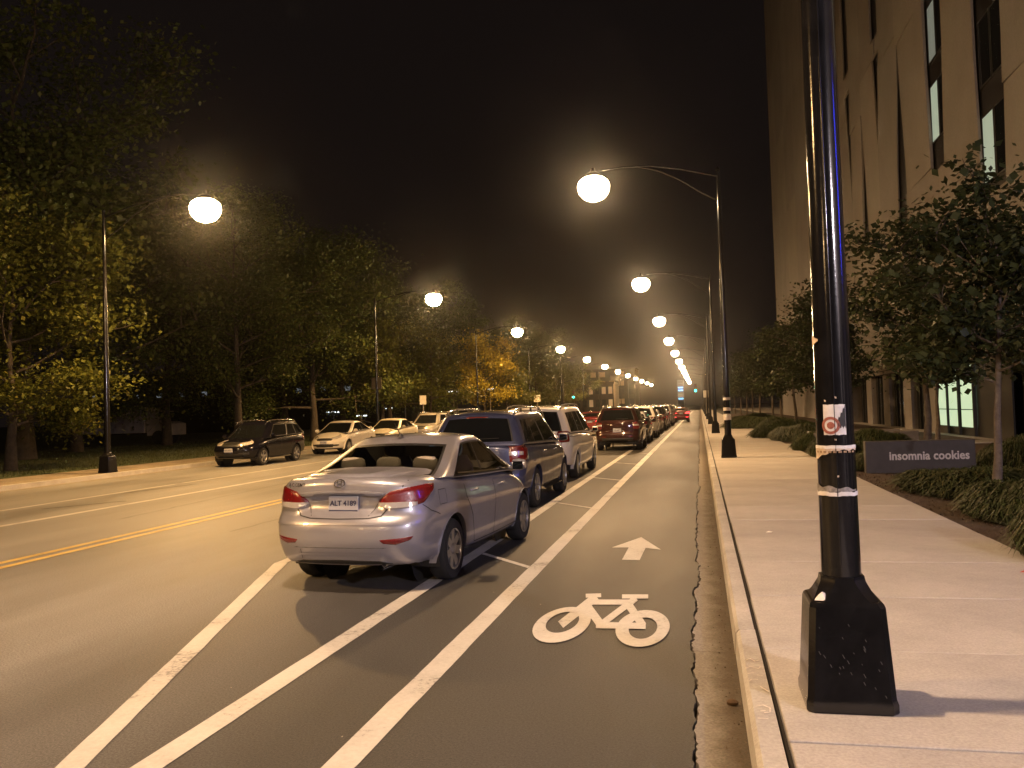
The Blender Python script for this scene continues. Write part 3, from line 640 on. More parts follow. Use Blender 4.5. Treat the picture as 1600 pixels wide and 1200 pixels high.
# ================================================================== TREES
def tree_meshes(seed, H, clear, Rc, trunk_r, n_leaf, leaf, bark, leafm, limbs=11, spread=.55, flat=1.0):
    r = random.Random(seed); wood = MB(); tips = []
    zc = (H + clear) / 2; rz = (H - clear) / 2 * flat
    bend = [(r.uniform(-.25, .25) * H * .05, r.uniform(-.25, .25) * H * .05) for _ in range(7)]
    tp = []; x = y = 0
    for i in range(7):
        z = H * .82 * i / 6; tp.append(Vector((x, y, z))); x += bend[i][0]; y += bend[i][1]
    rad = [trunk_r * (1.35 if i == 0 else 1) * (1 - i / 6.6) + .015 for i in range(7)]
    wood.tube(tp, rad, 9)
    def along(t):
        f = max(0, min(5.999, t * 6)); i = int(f); return tp[i].lerp(tp[i + 1], f - i)
    def limb(p, d, ln, rd, depth):
        pts = [p]; q = p.copy(); dd = d.normalized()
        k = 4
        for i in range(k):
            dd = (dd + Vector((r.uniform(-.28, .28), r.uniform(-.28, .28), r.uniform(-.16, .26)))).normalized(); q = q + dd * ln / k; pts.append(q.copy())
        wood.tube(pts, [rd * (1 - .8 * i / k) + .006 for i in range(k + 1)], 6 if depth == 0 else 4, caps=False)
        tips.append(pts[-1]); tips.append(pts[-2])
        if depth < 2:
            for i in range(4 if depth == 0 else 3):
                j = r.randint(1, k); a = r.uniform(0, 6.283)
                nd = (dd + Vector((math.cos(a), math.sin(a), r.uniform(-.35, .5))) * .95).normalized()
                limb(pts[j], nd, ln * r.uniform(.4, .62), rd * .5, depth + 1)
    for i in range(limbs):
        t = (clear + (H * .8 - clear) * (i + .3) / limbs) / (H * .82); p = along(min(.98, t)); a = i * 2.4 + r.uniform(-.4, .4)
        h = (p.z - clear) / max(.1, H - clear); reach = Rc * (math.sqrt(max(.05, 1 - (2 * h - .75) ** 2 * .62))) * r.uniform(.62, 1.0)
        limb(p, Vector((math.cos(a), math.sin(a), .15 + spread * h * 1.3)), reach * .82, trunk_r * .36 * (1 - .5 * h), 0)
    leaves = MB(); v = leaves.v; f = leaves.f
    tips = [p for p in tips if p.z > clear * .7]
    per = max(1, n_leaf // len(tips))
    for p in tips:
        s_ = r.uniform(.26, .66) * (Rc / 4) ** .6; dens = r.choice((.5, .8, 1, 1.3, 1.6))
        for _ in range(int(per * dens)):
            c = p + Vector((r.gauss(0, s_), r.gauss(0, s_), r.gauss(0, s_ * .62)))
            l = leaf * r.uniform(.45, 1.45); w = l * r.uniform(.3, .46)
            a = r.uniform(0, 6.283); tilt = r.uniform(-1.2, .5)
            d = Vector((math.cos(a) * math.cos(tilt), math.sin(a) * math.cos(tilt), math.sin(tilt)))
            sd = d.cross(Vector((r.uniform(-.6, .6), r.uniform(-.6, .6), 1))).normalized() * w
            b = len(v); m_ = c + d * l * .45
            v += [tuple(c), tuple(m_ + sd), tuple(c + d * l), tuple(m_ - sd)]; f.append((b, b + 1, b + 2, b + 3))
    leaves.mi = [0] * len(f)
    return wood.mesh('trunk', bark, smooth=60), leaves.mesh('crown', leafm, fix=False)
BIG = [tree_meshes(11, 17.5, 2.8, 7.0, .30, 34000, .21, BARK, LEAF_G, 18), tree_meshes(12, 15.5, 2.4, 6.2, .27, 32000, .20, BARK, LEAF_G, 17), tree_meshes(13, 19, 3.2, 8.0, .34, 38000, .22, BARK, LEAF_G, 19)]
MID = [tree_meshes(21, 7.8, 1.9, 3.3, .13, 11000, .17, BARK, LEAF_Y, 12), tree_meshes(22, 7.0, 1.8, 2.9, .12, 9000, .17, BARK, LEAF_Y, 11)]
LOW = tree_meshes(27, 8.4, 1.5, 4.6, .17, 30000, .16, BARK, LEAF_Y, 14, .35)
STR = [tree_meshes(31, 6.3, 2.3, 2.0, .075, 6800, .165, BARK2, LEAF_D, 11), tree_meshes(32, 7.0, 2.3, 2.2, .08, 6000, .17, BARK2, LEAF_D, 11), tree_meshes(33, 6.6, 2.1, 2.0, .075, 6000, .17, BARK2, LEAF_D, 10)]
def tree(m, x, y, z, rz, sc, label, group=None, name='tree'):
    t = thing(name, label, 'tree', (x, y, z), rz, group); t.scale = (sc, sc, sc)
    link('trunk', m[0], t); link('crown', m[1], t); return t
tree(LOW, -22.9, 24.6, .14, 1.0, .95, 'low spreading tree with yellow lit leaves behind the park side lamp', name='spreading_tree')
tree(BIG[2], -29.5, 32.5, .14, .4, 1.08, 'tallest park tree, its dark crown rising behind the low yellow tree', name='park_tree')
tree(BIG[0], -24.2, 41.5, .14, 2.2, .74, 'large dark park tree standing behind the black parked SUV', name='park_tree')
tree(BIG[1], -23.2, 48.5, .14, 4.1, .8, 'large dark park tree standing behind the first white sedan', name='park_tree')
for i, (x, y, m, rz, sc) in enumerate([(-33, 40, 0, 1, .85), (-33, 48, 1, 3, .95), (-25.5, 58, 0, 5, .8), (-30, 58, 2, 2, .78), (-26, 69, 1, .5, .88), (-26, 80, 2, 1.5, .72), (-27, 93, 0, 3.5, .8), (-24, 108, 1, 2.5, .8), (-38, 30, 1, .2, 1.1), (-36, 62, 2, 2.9, 1.0), (-26, 126, 0, .9, .85), (-27, 146, 1, 2, .9), (-30, 170, 2, 2, .9)]):
    tree(BIG[m], x, y, .14, rz, sc, 'dark park tree standing back among the others on the lawn', 'park trees set back on the lawn', 'park_tree')
for i, (x, y, m, rz, sc) in enumerate([(-20.4, 53, 0, 0, .92), (-19.7, 61, 1, 2, 1.0), (-18.9, 74, 0, 4, 1.0), (-20, 88, 1, 1, 1.0), (-19.6, 103, 0, 2, 1), (-20, 120, 1, 3, 1), (-20, 140, 0, 3, 1.1)]):
    t = tree(MID[m], x, y, .14, rz, sc, 'bright yellow tree with lamplight put into its leaf colour, beside a far park side lamp' if i == 2 else 'small yellow leaved tree, %s in the row along the park sidewalk' % ordn[i], 'small trees along the park sidewalk', 'park_sidewalk_tree')
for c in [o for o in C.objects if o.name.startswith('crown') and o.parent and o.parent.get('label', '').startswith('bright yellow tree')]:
    c.material_slots[0].link = 'OBJECT'; c.material_slots[0].material = LEAF_LIT
tree(STR[0], 4.14, 13.6, .13, 2.9, .72, 'young large leaved tree rising from the grass mounds before the sign wall', name='young_tree')
tree(STR[1], 5.9, 24.8, .13, 2.0, 1.0, 'young tree just beyond the entry path behind the sign wall', name='young_tree')
for i, (x, y, m, rz, sc) in enumerate([(4.9, 35, 2, .4, .95), (5.4, 40.5, 0, 3, 1.12), (5, 48, 1, 1.1, 1.02), (5, 56, 2, 2.2, 1.05), (5.2, 65, 0, 4.2, 1.1), (5, 75, 1, 5, 1.05), (5, 86, 2, 1, 1.1), (5, 98, 0, 2, 1.1), (5, 112, 1, 3, 1.15), (5, 128, 2, 3, 1.2), (7.6, 30.5, 0, 1.5, .9), (7.4, 20.0, 2, 2.6, .95)]):
    tree(STR[m], x, y, .13, rz, sc * .9, ('young street tree, %s in the row beyond the planter wall' % ordn[i] if i < 10 else ('young tree close to the building behind the planter wall', 'young tree close to the building behind the sign wall')[i - 10]), 'young trees along the building', 'young_tree')

# ================================================================== GRASS MOUNDS
def mound_mesh(seed, n=2600, h=.5):
    r = random.Random(seed); mb = MB()
    lump = [(r.uniform(-.5, .5), r.uniform(-.5, .5), r.uniform(.3, .6)) for _ in range(5)]
    def hz(x, y):
        d = x * x + y * y; z = h * max(0, 1 - d) ** .6
        return z * (1 + .25 * math.sin(x * 5 + seed) * math.cos(y * 4 + seed))
    for i in range(n):
        a = r.uniform(0, 6.283); q = math.sqrt(r.random()) * .98; x, y = q * math.cos(a), q * math.sin(a); z = hz(x, y)
        b = a + r.gauss(0, .8); l = r.uniform(.16, .34); w = .010
        dx, dy = math.cos(b), math.sin(b); k = len(mb.v)
        p1 = (x + dx * l * .45, y + dy * l * .45, z + l * .30); p2 = (x + dx * l, y + dy * l, max(-.02, z + l * r.uniform(-.35, .1)))
        mb.v += [(x - dy * w, y + dx * w, z - .04), (x + dy * w, y - dx * w, z - .04), (p1[0] + dy * w, p1[1] - dx * w, p1[2]), (p1[0] - dy * w, p1[1] + dx * w, p1[2]), p2]
        mb.f += [(k, k + 1, k + 2, k + 3), (k + 3, k + 2, k + 4)]
    mb.mi = [0] * len(mb.f); blades_ = mb.mesh('blades', LEAF_S, fix=False)
    mb = MB(); g = 18; vs = []
    for i in range(g + 1):
        for j in range(g + 1):
            a = 2 * math.pi * j / g; q = i / g * .97; x, y = q * math.cos(a), q * math.sin(a); vs.append((x, y, hz(x, y) - .05))
    mb.add(vs, [(i * (g + 1) + j, (i + 1) * (g + 1) + j, (i + 1) * (g + 1) + j + 1, i * (g + 1) + j + 1) for i in range(g) for j in range(g)])
    return blades_, mb.mesh('thatch', mat('thatch', (.022, .026, .010), 1, noise=(12, .4)), smooth=180)
MM = [mound_mesh(1), mound_mesh(2), mound_mesh(3)]
def mound(x, y, sx, sy, sz, k, rz, label='low mound of dark ornamental grass in the planting bed', group='ornamental grass mounds in the bed'):
    t = thing('grass_mound', label, 'grass mound', (x, y, .12), rz, group); t.scale = (sx, sy, sz)
    link('blades', MM[k][0], t); link('thatch', MM[k][1], t)
mound(3.62, 8.75, .72, .85, 1.05, 0, .3, 'olive grass mound overhanging the sidewalk by the red paint mark', None)
mound(4.3, 15.1, 1.1, 1.7, .66, 1, .1, 'broad grass mound in front of the dark sign wall', None)
for i, a in enumerate([(4.1, 11.8, .85, 1.3, .8), (4.7, 9.2, .9, 1.0, 1.1), (5.0, 10.9, .9, 1, 1.2), (5.6, 13, 1.1, 1.3, .95), (6.2, 15.9, 1.1, 1, .8), (3.42, 19.85, .42, .5, .7), (6.4, 19.4, 1, .8, 1.1), (3.6, 25.2, .62, 1.3, .9), (4.8, 26, 1, 1, 1.1), (3.6, 28.2, .6, 1.0, .9), (3.6, 34.4, .7, 1.6, 1.1), (3.7, 38.2, .8, 1.6, 1.2), (3.6, 46, .7, 2, 1.2), (3.7, 52, .7, 2.5, 1.2), (3.6, 60, .7, 3, 1.3), (6.4, 9, 1, 1.3, 1.3), (6.6, 12, 1, 1.3, 1.3), (3.9, 5.2, .8, 1.2, 1), (5.6, 6, 1, 1, 1.1)]):
    mound(*a, i % 3, i * 1.3)

# ================================================================== CARS
def coords(r, nmid, extra=()):
    rz = [1 - r + r * math.tan(k / 4 * math.pi / 4) for k in range(5)]        # rounded zone
    mid = [-(1 - r) + 2 * (1 - r) * k / nmid for k in range(nmid + 1)]
    xs = sorted(set([round(v, 5) for v in [-v for v in rz] + mid + rz]))
    for e in extra:                                                    # move the nearest inner line onto a feature line
        i = min(range(len(xs)), key=lambda k: abs(xs[k] - e)); 
        if 0 < i < len(xs) - 1 and abs(abs(xs[i]) - 1) > 1e-6: xs[i] = e
    return sorted(xs)
def rbox(ac, bc, cc, r, f):
    """rounded box surface mapped by f(a,b,c); returns verts, faces, tags (side, a, b, c of the face centre)"""
    vid = {}; vs = []; fs = []; tg = []
    def V(a, b, c):
        k = (a, b, c)
        if k not in vid:
            p = [a, b, c]; q = [max(-(1 - rr), min(1 - rr, x)) for x, rr in zip(p, r)]; d = [(x - y) / rr for x, y, rr in zip(p, q, r)]
            n_ = math.sqrt(sum(x * x for x in d)); n_ = max(n_, 1e-9)
            p = [y + rr * x / n_ for x, y, rr in zip(d, q, r)]
            vid[k] = len(vs); vs.append(f(*p))
        return vid[k]
    def face(side, u, w, mk):
        for i in range(len(u) - 1):
            for j in range(len(w) - 1):
                fs.append((V(*mk(u[i], w[j])), V(*mk(u[i + 1], w[j])), V(*mk(u[i + 1], w[j + 1])), V(*mk(u[i], w[j + 1]))))
                tg.append((side,) + tuple(mk((u[i] + u[i + 1]) / 2, (w[j] + w[j + 1]) / 2)))
    face('rear', bc, cc, lambda x, y: (-1.0, x, y)); face('front', bc, cc, lambda x, y: (1.0, x, y))
    face('left', ac, cc, lambda x, y: (x, -1.0, y)); face('right', ac, cc, lambda x, y: (x, 1.0, y))
    face('top', ac, bc, lambda x, y: (x, y, 1.0)); face('bottom', ac, bc, lambda x, y: (x, y, -1.0))
    return vs, fs, tg
def lerp(a, b, t): return a + (b - a) * t

def make_car(P, name, label, group, pnt, clear=False):
    L, HW = P['L'], P['W']; zb, zt = curve(P['bot']), curve(P['top']); rp, fp = curve(P['rear']), curve(P['front'])
    plan = curve(P['plan']); sec = curve(P['sec']); ax = P['axles']; rw = P['rw']; ra = rw + .055
    root = thing(name, label, 'car', (0, 0, 0), 0, group)
    def low(a, b, c):
        t = (a + 1) / 2; yn = lerp(-L / 2, L / 2, t); c1 = (c + 1) / 2
        z0, z1 = zb(yn), zt(yn); z = lerp(z0, z1, c1) - .035 * b * b * c1 ** 3 + P.get('crown', .0) * (1 - b * b) * c1 ** 4
        y = lerp(-L / 2 + rp(z) + P['rcorner'] * abs(b) ** 3, L / 2 - fp(z) - P['fcorner'] * abs(b) ** 2.6, t)
        x = b * HW * plan(t) * sec(c1)
        if P.get('recess') and a < -.9:
            hw_, zl, zh, dp = P['recess']; sm = lambda q: max(0, min(1, q)) ** 2 * (3 - 2 * max(0, min(1, q)))
            y += dp * sm((hw_ - abs(x)) / .10) * sm((z - zl) / .07) * sm((zh - z) / .035)
        return (x, y, z)
    av = coords(.05, 56); bv = coords(.14, 30 if P.get('recess') else 16); cv = coords(.16, 22 if P.get('recess') else 12)
    vs, fs, tg = rbox(av, bv, cv, (.05, .14, .16), low)
    cab0, cab1 = P['cab'][0], P['cab'][1]
    keep = []; arch = set(); used = {}
    for i, (f, t) in enumerate(zip(fs, tg)):
        cy = sum(vs[k][1] for k in f) / 4; cz = sum(vs[k][2] for k in f) / 4; cx = sum(vs[k][0] for k in f) / 4
        if t[0] == 'bottom': continue
        if clear and t[0] == 'top' and P['hole'][0] < cy < P['hole'][1] and abs(cx) < HW * .86: continue
        if t[0] in ('left', 'right') and any((cy - w) ** 2 + (cz - rw) ** 2 < ra * ra for w in ax): arch.update(f); continue
        keep.append(f)
    vs = [list(v) for v in vs]; kv = set(k for f in keep for k in f)
    for k in arch & kv:
        for w in ax:
            dy, dz = vs[k][1] - w, vs[k][2] - rw; d = math.hypot(dy, dz)
            if d < ra * 1.5 and vs[k][2] > .12: vs[k][1] = w + dy / d * ra; vs[k][2] = rw + dz / d * ra
    mb = MB(); mb.add(vs, keep)
    # rolled lips of the wheel arches
    for w in ax:
        for s in (-1, 1):
            ring = []; tree_ = None
            for k in range(25):
                th = R(-14) + (math.pi + R(28)) * k / 24; y, z = w + ra * math.cos(th), rw + ra * math.sin(th)
                ring.append((y, z))
            cc_ = lambda y, z: HW * plan((y + L / 2) / L) * sec(max(0, min(1, (z - zb(y)) / (zt(y) - zb(y)))))
            v2 = []
            for y, z in ring: x = cc_(y, z); v2 += [(s * (x + .004), y, z), (s * (x - .07), y, z)]
            mb.add(v2, [(2 * k, 2 * k + 1, 2 * k + 3, 2 * k + 2) for k in range(24)])
    me = mb.mesh('body', [pnt], smooth=38)
    bm = bmesh.new(); bm.from_mesh(me); loose = [v for v in bm.verts if not v.link_faces]; bmesh.ops.delete(bm, geom=loose, context='VERTS')
    bm.to_mesh(me); low_bvh = BVHTree.FromBMesh(bm); bm.free()
    body = link('body', me, root)
    # chassis and wheel wells
    mb = MB(); mb.box(-HW * .72, HW * .72, -L / 2 + .55, L / 2 - .6, P['bot'][2][1] - .01, P['bot'][2][1] + .12); mb.box(-HW * .6, HW * .6, -L / 2 + .3, -L / 2 + .56, P['bot'][0][1] + .04, P['bot'][0][1] + .09)
    for w in ax:
        for s in (-1, 1):
            v2 = []
            for k in range(21):
                th = R(-20) + (math.pi + R(40)) * k / 20; y, z = w + (ra - .002) * math.cos(th), rw + (ra - .002) * math.sin(th)
                v2 += [(s * (HW - .06), y, z), (s * (HW - .36), y, z)]
            mb.add(v2, [(2 * k, 2 * k + 1, 2 * k + 3, 2 * k + 2) for k in range(20)])
            mb.add([(s * (HW - .36), w + ra * math.cos(2 * math.pi * k / 20), rw + ra * math.sin(2 * math.pi * k / 20)) for k in range(20)], [tuple(range(20))])
    mb.build('chassis', BLACKPL, root, fix=False)
    # cabin
    G = P['g']; zr = curve(G['roof'])
    def hi(a, b, c):
        t = (a + 1) / 2; c1 = (c + 1) / 2
        y0 = lerp(G['rear'][0], G['rear'][1], c1 ** G.get('rpow', 1)) + G.get('rbow', .06) * b * b * (1 if G.get('rbow', .06) else 0); y1 = lerp(G['front'][0], G['front'][1], c1 ** G.get('fpow', 1)) - .13 * b * b
        y = lerp(y0, y1, t); zbelt = zt(y) - .05; z = lerp(zbelt, zr(y), c1) - .045 * b * b * c1
        wb = HW * plan((y + L / 2) / L) * G.get('wb', .955); wr = G['wr'] * (1 - .10 * max(0, (abs(2 * t - 1) - .55) / .45) ** 2)
        return (b * lerp(wb, wr, c1 ** 1.15), y, z)
    rr = G['r']; sw = G['side']                                         # side windows: list of (a0, a1)
    c0, c1_, e = G['cwin'][0], G['cwin'][1], .035
    exa = [v for p in sw for v in (p[0] - .02, p[0], p[1], p[1] + .02)]
    ga = sorted(set(coords(rr[0], 36, exa))); gb = coords(rr[1], 14, (-G['bw'] - .04, -G['bw'], G['bw'], G['bw'] + .04)); gc = coords(rr[2], 16, (c0 - .06, c0, c1_, c1_ + .06, G['cf'][0], G['cf'][1]))
    vs, fs, tg = rbox(ga, gb, gc, rr, hi)
    groups = {}
    for f, t in zip(fs, tg):
        s, a, b, c = t
        if s == 'bottom': continue
        key = ('cabin', 0)
        if s in ('left', 'right'):
            if c0 - .061 < c < c1_ + .061 and sw[0][0] - .021 < a < sw[-1][1] + .021: key = ('cabin', 1)
            for k, (a0, a1) in enumerate(sw):
                if a0 < a < a1 and c0 < c < c1_: key = ('side_window', s, k)
        elif s in ('front', 'rear'):
            if abs(b) < G['bw'] + .041 and G['cf'][0] - .05 < c < G['cf'][1] + .05: key = ('cabin', 1)
            if abs(b) < G['bw'] and G['cf'][0] < c < G['cf'][1]: key = ('windshield' if s == 'front' else 'rear_window',)
        groups.setdefault(key, []).append(f)
    mb = MB()
    for k in (0, 1):
        for f in groups.get(('cabin', k), []): mb.f.append(f); mb.mi.append(k)
    mb.v = vs; me = mb.mesh('cabin', [pnt, BLACKPL], smooth=40)
    bm = bmesh.new(); bm.from_mesh(me); bmesh.ops.delete(bm, geom=[v for v in bm.verts if not v.link_faces], context='VERTS'); bm.to_mesh(me); bm.free(); link('cabin', me, root)
    gl = CLEARGLASS if clear else DARKGLASS
    for key, fl in groups.items():
        if key[0] == 'cabin': continue
        idx = sorted(set(k for f in fl for k in f)); mp = {k: i for i, k in enumerate(idx)}; mb = MB(); mb.add([vs[k] for k in idx], [tuple(mp[k] for k in f) for f in fl])
        mb.build(key[0], gl, root, smooth=180)
    allv = [tuple(v) for v in vs]; cab_bvh = BVHTree.FromPolygons(allv, fs)
    def cast(o, d):
        best = None
        for t_ in (low_bvh, cab_bvh):
            h = t_.ray_cast(Vector(o), Vector(d).normalized())
            if h[0] is not None and (best is None or h[3] < best[3]): best = h
        return best
    def surf(mode, p, s=1):
        if mode == 'rear': o, d = (p[0] * s, -9, p[1]), (0, 1, 0)
        elif mode == 'front': o, d = (p[0] * s, 9, p[1]), (0, -1, 0)
        elif mode == 'side': o, d = (s * 9, p[0], p[1]), (-s, 0, 0)
        elif mode == 'rcorner':
            cx, cy = HW - .42, -L / 2 + .62; th = R(p[0]); d = (-s * math.sin(th), math.cos(th), 0); o = (s * cx - 5 * d[0], cy - 5 * d[1], p[1])
        elif mode == 'fcorner':
            cx, cy = HW - .42, L / 2 - .75; th = R(p[0]); d = (-s * math.sin(th), -math.cos(th), 0); o = (s * cx - 5 * d[0], cy - 5 * d[1], p[1])
        h = cast(o, d)
        if h is None: return Vector((o[0], o[1], o[2])) + Vector(d) * (9 - L / 2 if mode in ('rear', 'front') else 9 - HW), -Vector(d)
        n_ = h[1] if h[1].dot(Vector(d)) < 0 else -h[1]
        return h[0], n_
    def patch(nm, mode, top, bot, m, parent=root, off=.008, s=1, rows=6, sub=5):
        def dense(pl):
            out = []
            for (a, b) in zip(pl, pl[1:]):
                for i in range(sub): out.append((lerp(a[0], b[0], i / sub), lerp(a[1], b[1], i / sub)))
            return out + [pl[-1]]
        T, B_ = dense(top), dense(bot); n_ = len(T); vs_ = []; 
        for j in range(rows + 1):
            for i in range(n_):
                u = (lerp(B_[i][0], T[i][0], j / rows), lerp(B_[i][1], T[i][1], j / rows)); h, nn = surf(mode, u, s)
                edge = i in (0, n_ - 1) or j in (0, rows); vs_.append(h + nn * (off if not edge else -.004))
        mb_ = MB(); mb_.add(vs_, [(j * n_ + i, j * n_ + i + 1, (j + 1) * n_ + i + 1, (j + 1) * n_ + i) for j in range(rows) for i in range(n_ - 1)])
        return mb_.build(nm, m, parent, smooth=50)
    def seam(pls, parent=root, w=.006, m=BLACKPL, nm='door_seam', off=.0022):
        mb_ = MB()
        for mode, s, pl in pls:
            pts = []
            for a, b in zip(pl, pl[1:]):
                k = max(2, int(math.hypot((b[0] - a[0]) * (.012 if 'corner' in mode else 1), b[1] - a[1]) / .05))
                for i in range(k): pts.append((lerp(a[0], b[0], i / k), lerp(a[1], b[1], i / k)))
            pts.append(pl[-1]); hs = [surf(mode, p, s) for p in pts]; v2 = []
            for i, (h, nn) in enumerate(hs):
                d = hs[min(i + 1, len(hs) - 1)][0] - hs[max(i - 1, 0)][0]; q = d.cross(nn); q = q.normalized() * w if q.length > 1e-6 else Vector((w, 0, 0))
                v2 += [h + nn * off + q, h + nn * off - q]
            mb_.add(v2, [(2 * i, 2 * i + 1, 2 * i + 3, 2 * i + 2) for i in range(len(hs) - 1)])
        return mb_.build(nm, m, parent, fix=False)
    # wheels
    if 'wheel' not in P:
        tw = P.get('tw', .20); r = rw
        mb = MB(); mb.lathe([(r * .66, -tw / 2 + .01), (r * .70, -tw / 2), (r * .93, -tw / 2 + .004), (r * .985, -tw / 2 + .03), (r, -tw / 2 + .06), (r, tw / 2 - .06), (r * .985, tw / 2 - .03), (r * .93, tw / 2 - .004), (r * .70, tw / 2), (r * .66, tw / 2 - .01)], 32, axis='X'); tyre = mb.mesh('wheel', RUBBER, smooth=40)
        mb = MB(); x = tw / 2
        mb.lathe([(r * .66, x - .012), (r * .67, x), (r * .62, x - .004), (r * .60, x - .03), (r * .59, -tw / 2 + .02)], 32, axis='X')
        ns = P.get('spokes', 6)
        for k in range(ns):
            a = 2 * math.pi * k / ns
            for da in (-.13, .13) if P.get('twin') else (0,):
                ca, sa = math.cos(a + da * .3), math.sin(a + da * .3); cb, sb = math.cos(a + da), math.sin(a + da); wd = .026 if P.get('twin') else .045 * r / .32
                r0, r1 = r * .12, r * .63
                mb.add([(x - .02 + dx, r0 * ca - sa * wd * .9 * e, r0 * sa + ca * wd * .9 * e) for dx in (0, -.03) for e in (-1, 1)] + [(x - .012 + dx, r1 * cb - sb * wd * e, r1 * sb + cb * wd * e) for dx in (0, -.03) for e in (-1, 1)],
                       [(0, 1, 5, 4), (2, 6, 7, 3), (0, 4, 6, 2), (1, 3, 7, 5)])
        mb.lathe([(0, x - .002), (r * .1, x - .004), (r * .2, x - .018), (r * .21, x - .05)], 20, axis='X'); rim = mb.mesh('rim', ALLOY, smooth=35)
        mb = MB(); mb.lathe([(0, x - .06), (r * .42, x - .06), (r * .60, x - .075)], 24, axis='X'); disc = mb.mesh('brake_disc', mat('brake_iron', (.06, .055, .05), .5, .7), smooth=40)
        P['wheel'] = (tyre, rim, disc)
    for w in ax:
        for s in (-1, 1):
            o = link('wheel', P['wheel'][0], root); o.location = (s * (HW - P.get('tw', .20) / 2 - .03), w, rw); o.rotation_euler = (R(17 * w + s * 9), 0, 0 if s > 0 else math.pi)
            link('rim', P['wheel'][1], o); link('brake_disc', P['wheel'][2], o)
    P['details'](dict(root=root, patch=patch, seam=seam, surf=surf, body=body, L=L, HW=HW, pnt=pnt, clear=clear, P=P))
    # door mirrors
    my, mz = P['mirror']
    for s in (-1, 1):
        h, nn = surf('side', (my, mz), s); mb = MB(); x = abs(h.x)
        pr = []
        for k in range(6):
            t_ = k / 5; pr.append([(s * (x + .07 + .15 * u), my + .02 - .10 * t_ + .02 * u, mz + .02 + v * (1 - .45 * (t_ - .35) ** 2 * 4 if t_ > .35 else .55 + .45 * t_ / .35)) for u, v in ((0, -.06), (.5, -.075), (1, -.05), (1, .055), (.5, .075), (0, .065))])
        pr = pr[::-1]; v2 = [p for ring in pr for p in ring]
        mb.add(v2, [(6 * i + k, 6 * i + (k + 1) % 6, 6 * i + 6 + (k + 1) % 6, 6 * i + 6 + k) for i in range(5) for k in range(6)] + [tuple(range(6)), tuple(range(30, 36))])
        mb.box(min(s * (x - .02), s * (x + .1)), max(s * (x - .02), s * (x + .1)), my - .03, my + .02, mz - .03, mz + .0)
        o = mb.build('door_mirror', P.get('mirror_mat') or pnt, root, smooth=50)
        MB().box(min(s * (x + .08), s * (x + .21)), max(s * (x + .08), s * (x + .21)), my - .088, my - .084, mz - .03, mz + .065).build('mirror_glass', DARKGLASS, o)
    return root
def plate(D, mode, x, z, text, tilt=0):
    h, nn = D['surf'](mode, (x, z)); s = -1 if mode == 'rear' else 1
    o = MB().box(-.155, .155, -.006, .006, -.078, .078, bev=.002).build('licence_plate', PLATE, D['root']); o.location = h + Vector((0, s * .018, 0)); o.rotation_euler = (tilt, 0, 0 if mode == 'rear' else math.pi)
    MB().box(-.15, .15, -.0075, -.0062, -.073, -.052).build('plate_band', PLATEBLUE, o)
    me = P_TEXT.get(text) or P_TEXT.setdefault(text, text_mesh('plate_text', text, .068, PLATEBLUE, .001, .001, 1.0)); q = link('plate_text', me, o); q.rotation_euler = (math.pi / 2, 0, 0); q.location = (0, -.0085, .008)
    return o
P_TEXT = {}
def handles(D, pts):
    for s in (-1, 1):
        for y, z in pts:
            h, nn = D['surf']('side', (y, z), s); mb = MB(); mb.tube([h + Vector((0, -.10, 0)), h + nn * .028 + Vector((0, -.07, .003)), h + nn * .034, h + nn * .028 + Vector((0, .07, .003)), h + Vector((0, .10, 0))], [.008, .012, .013, .012, .008], 8); mb.build('door_handle', D['P'].get('handle_mat') or D['pnt'], D['root'], smooth=60)

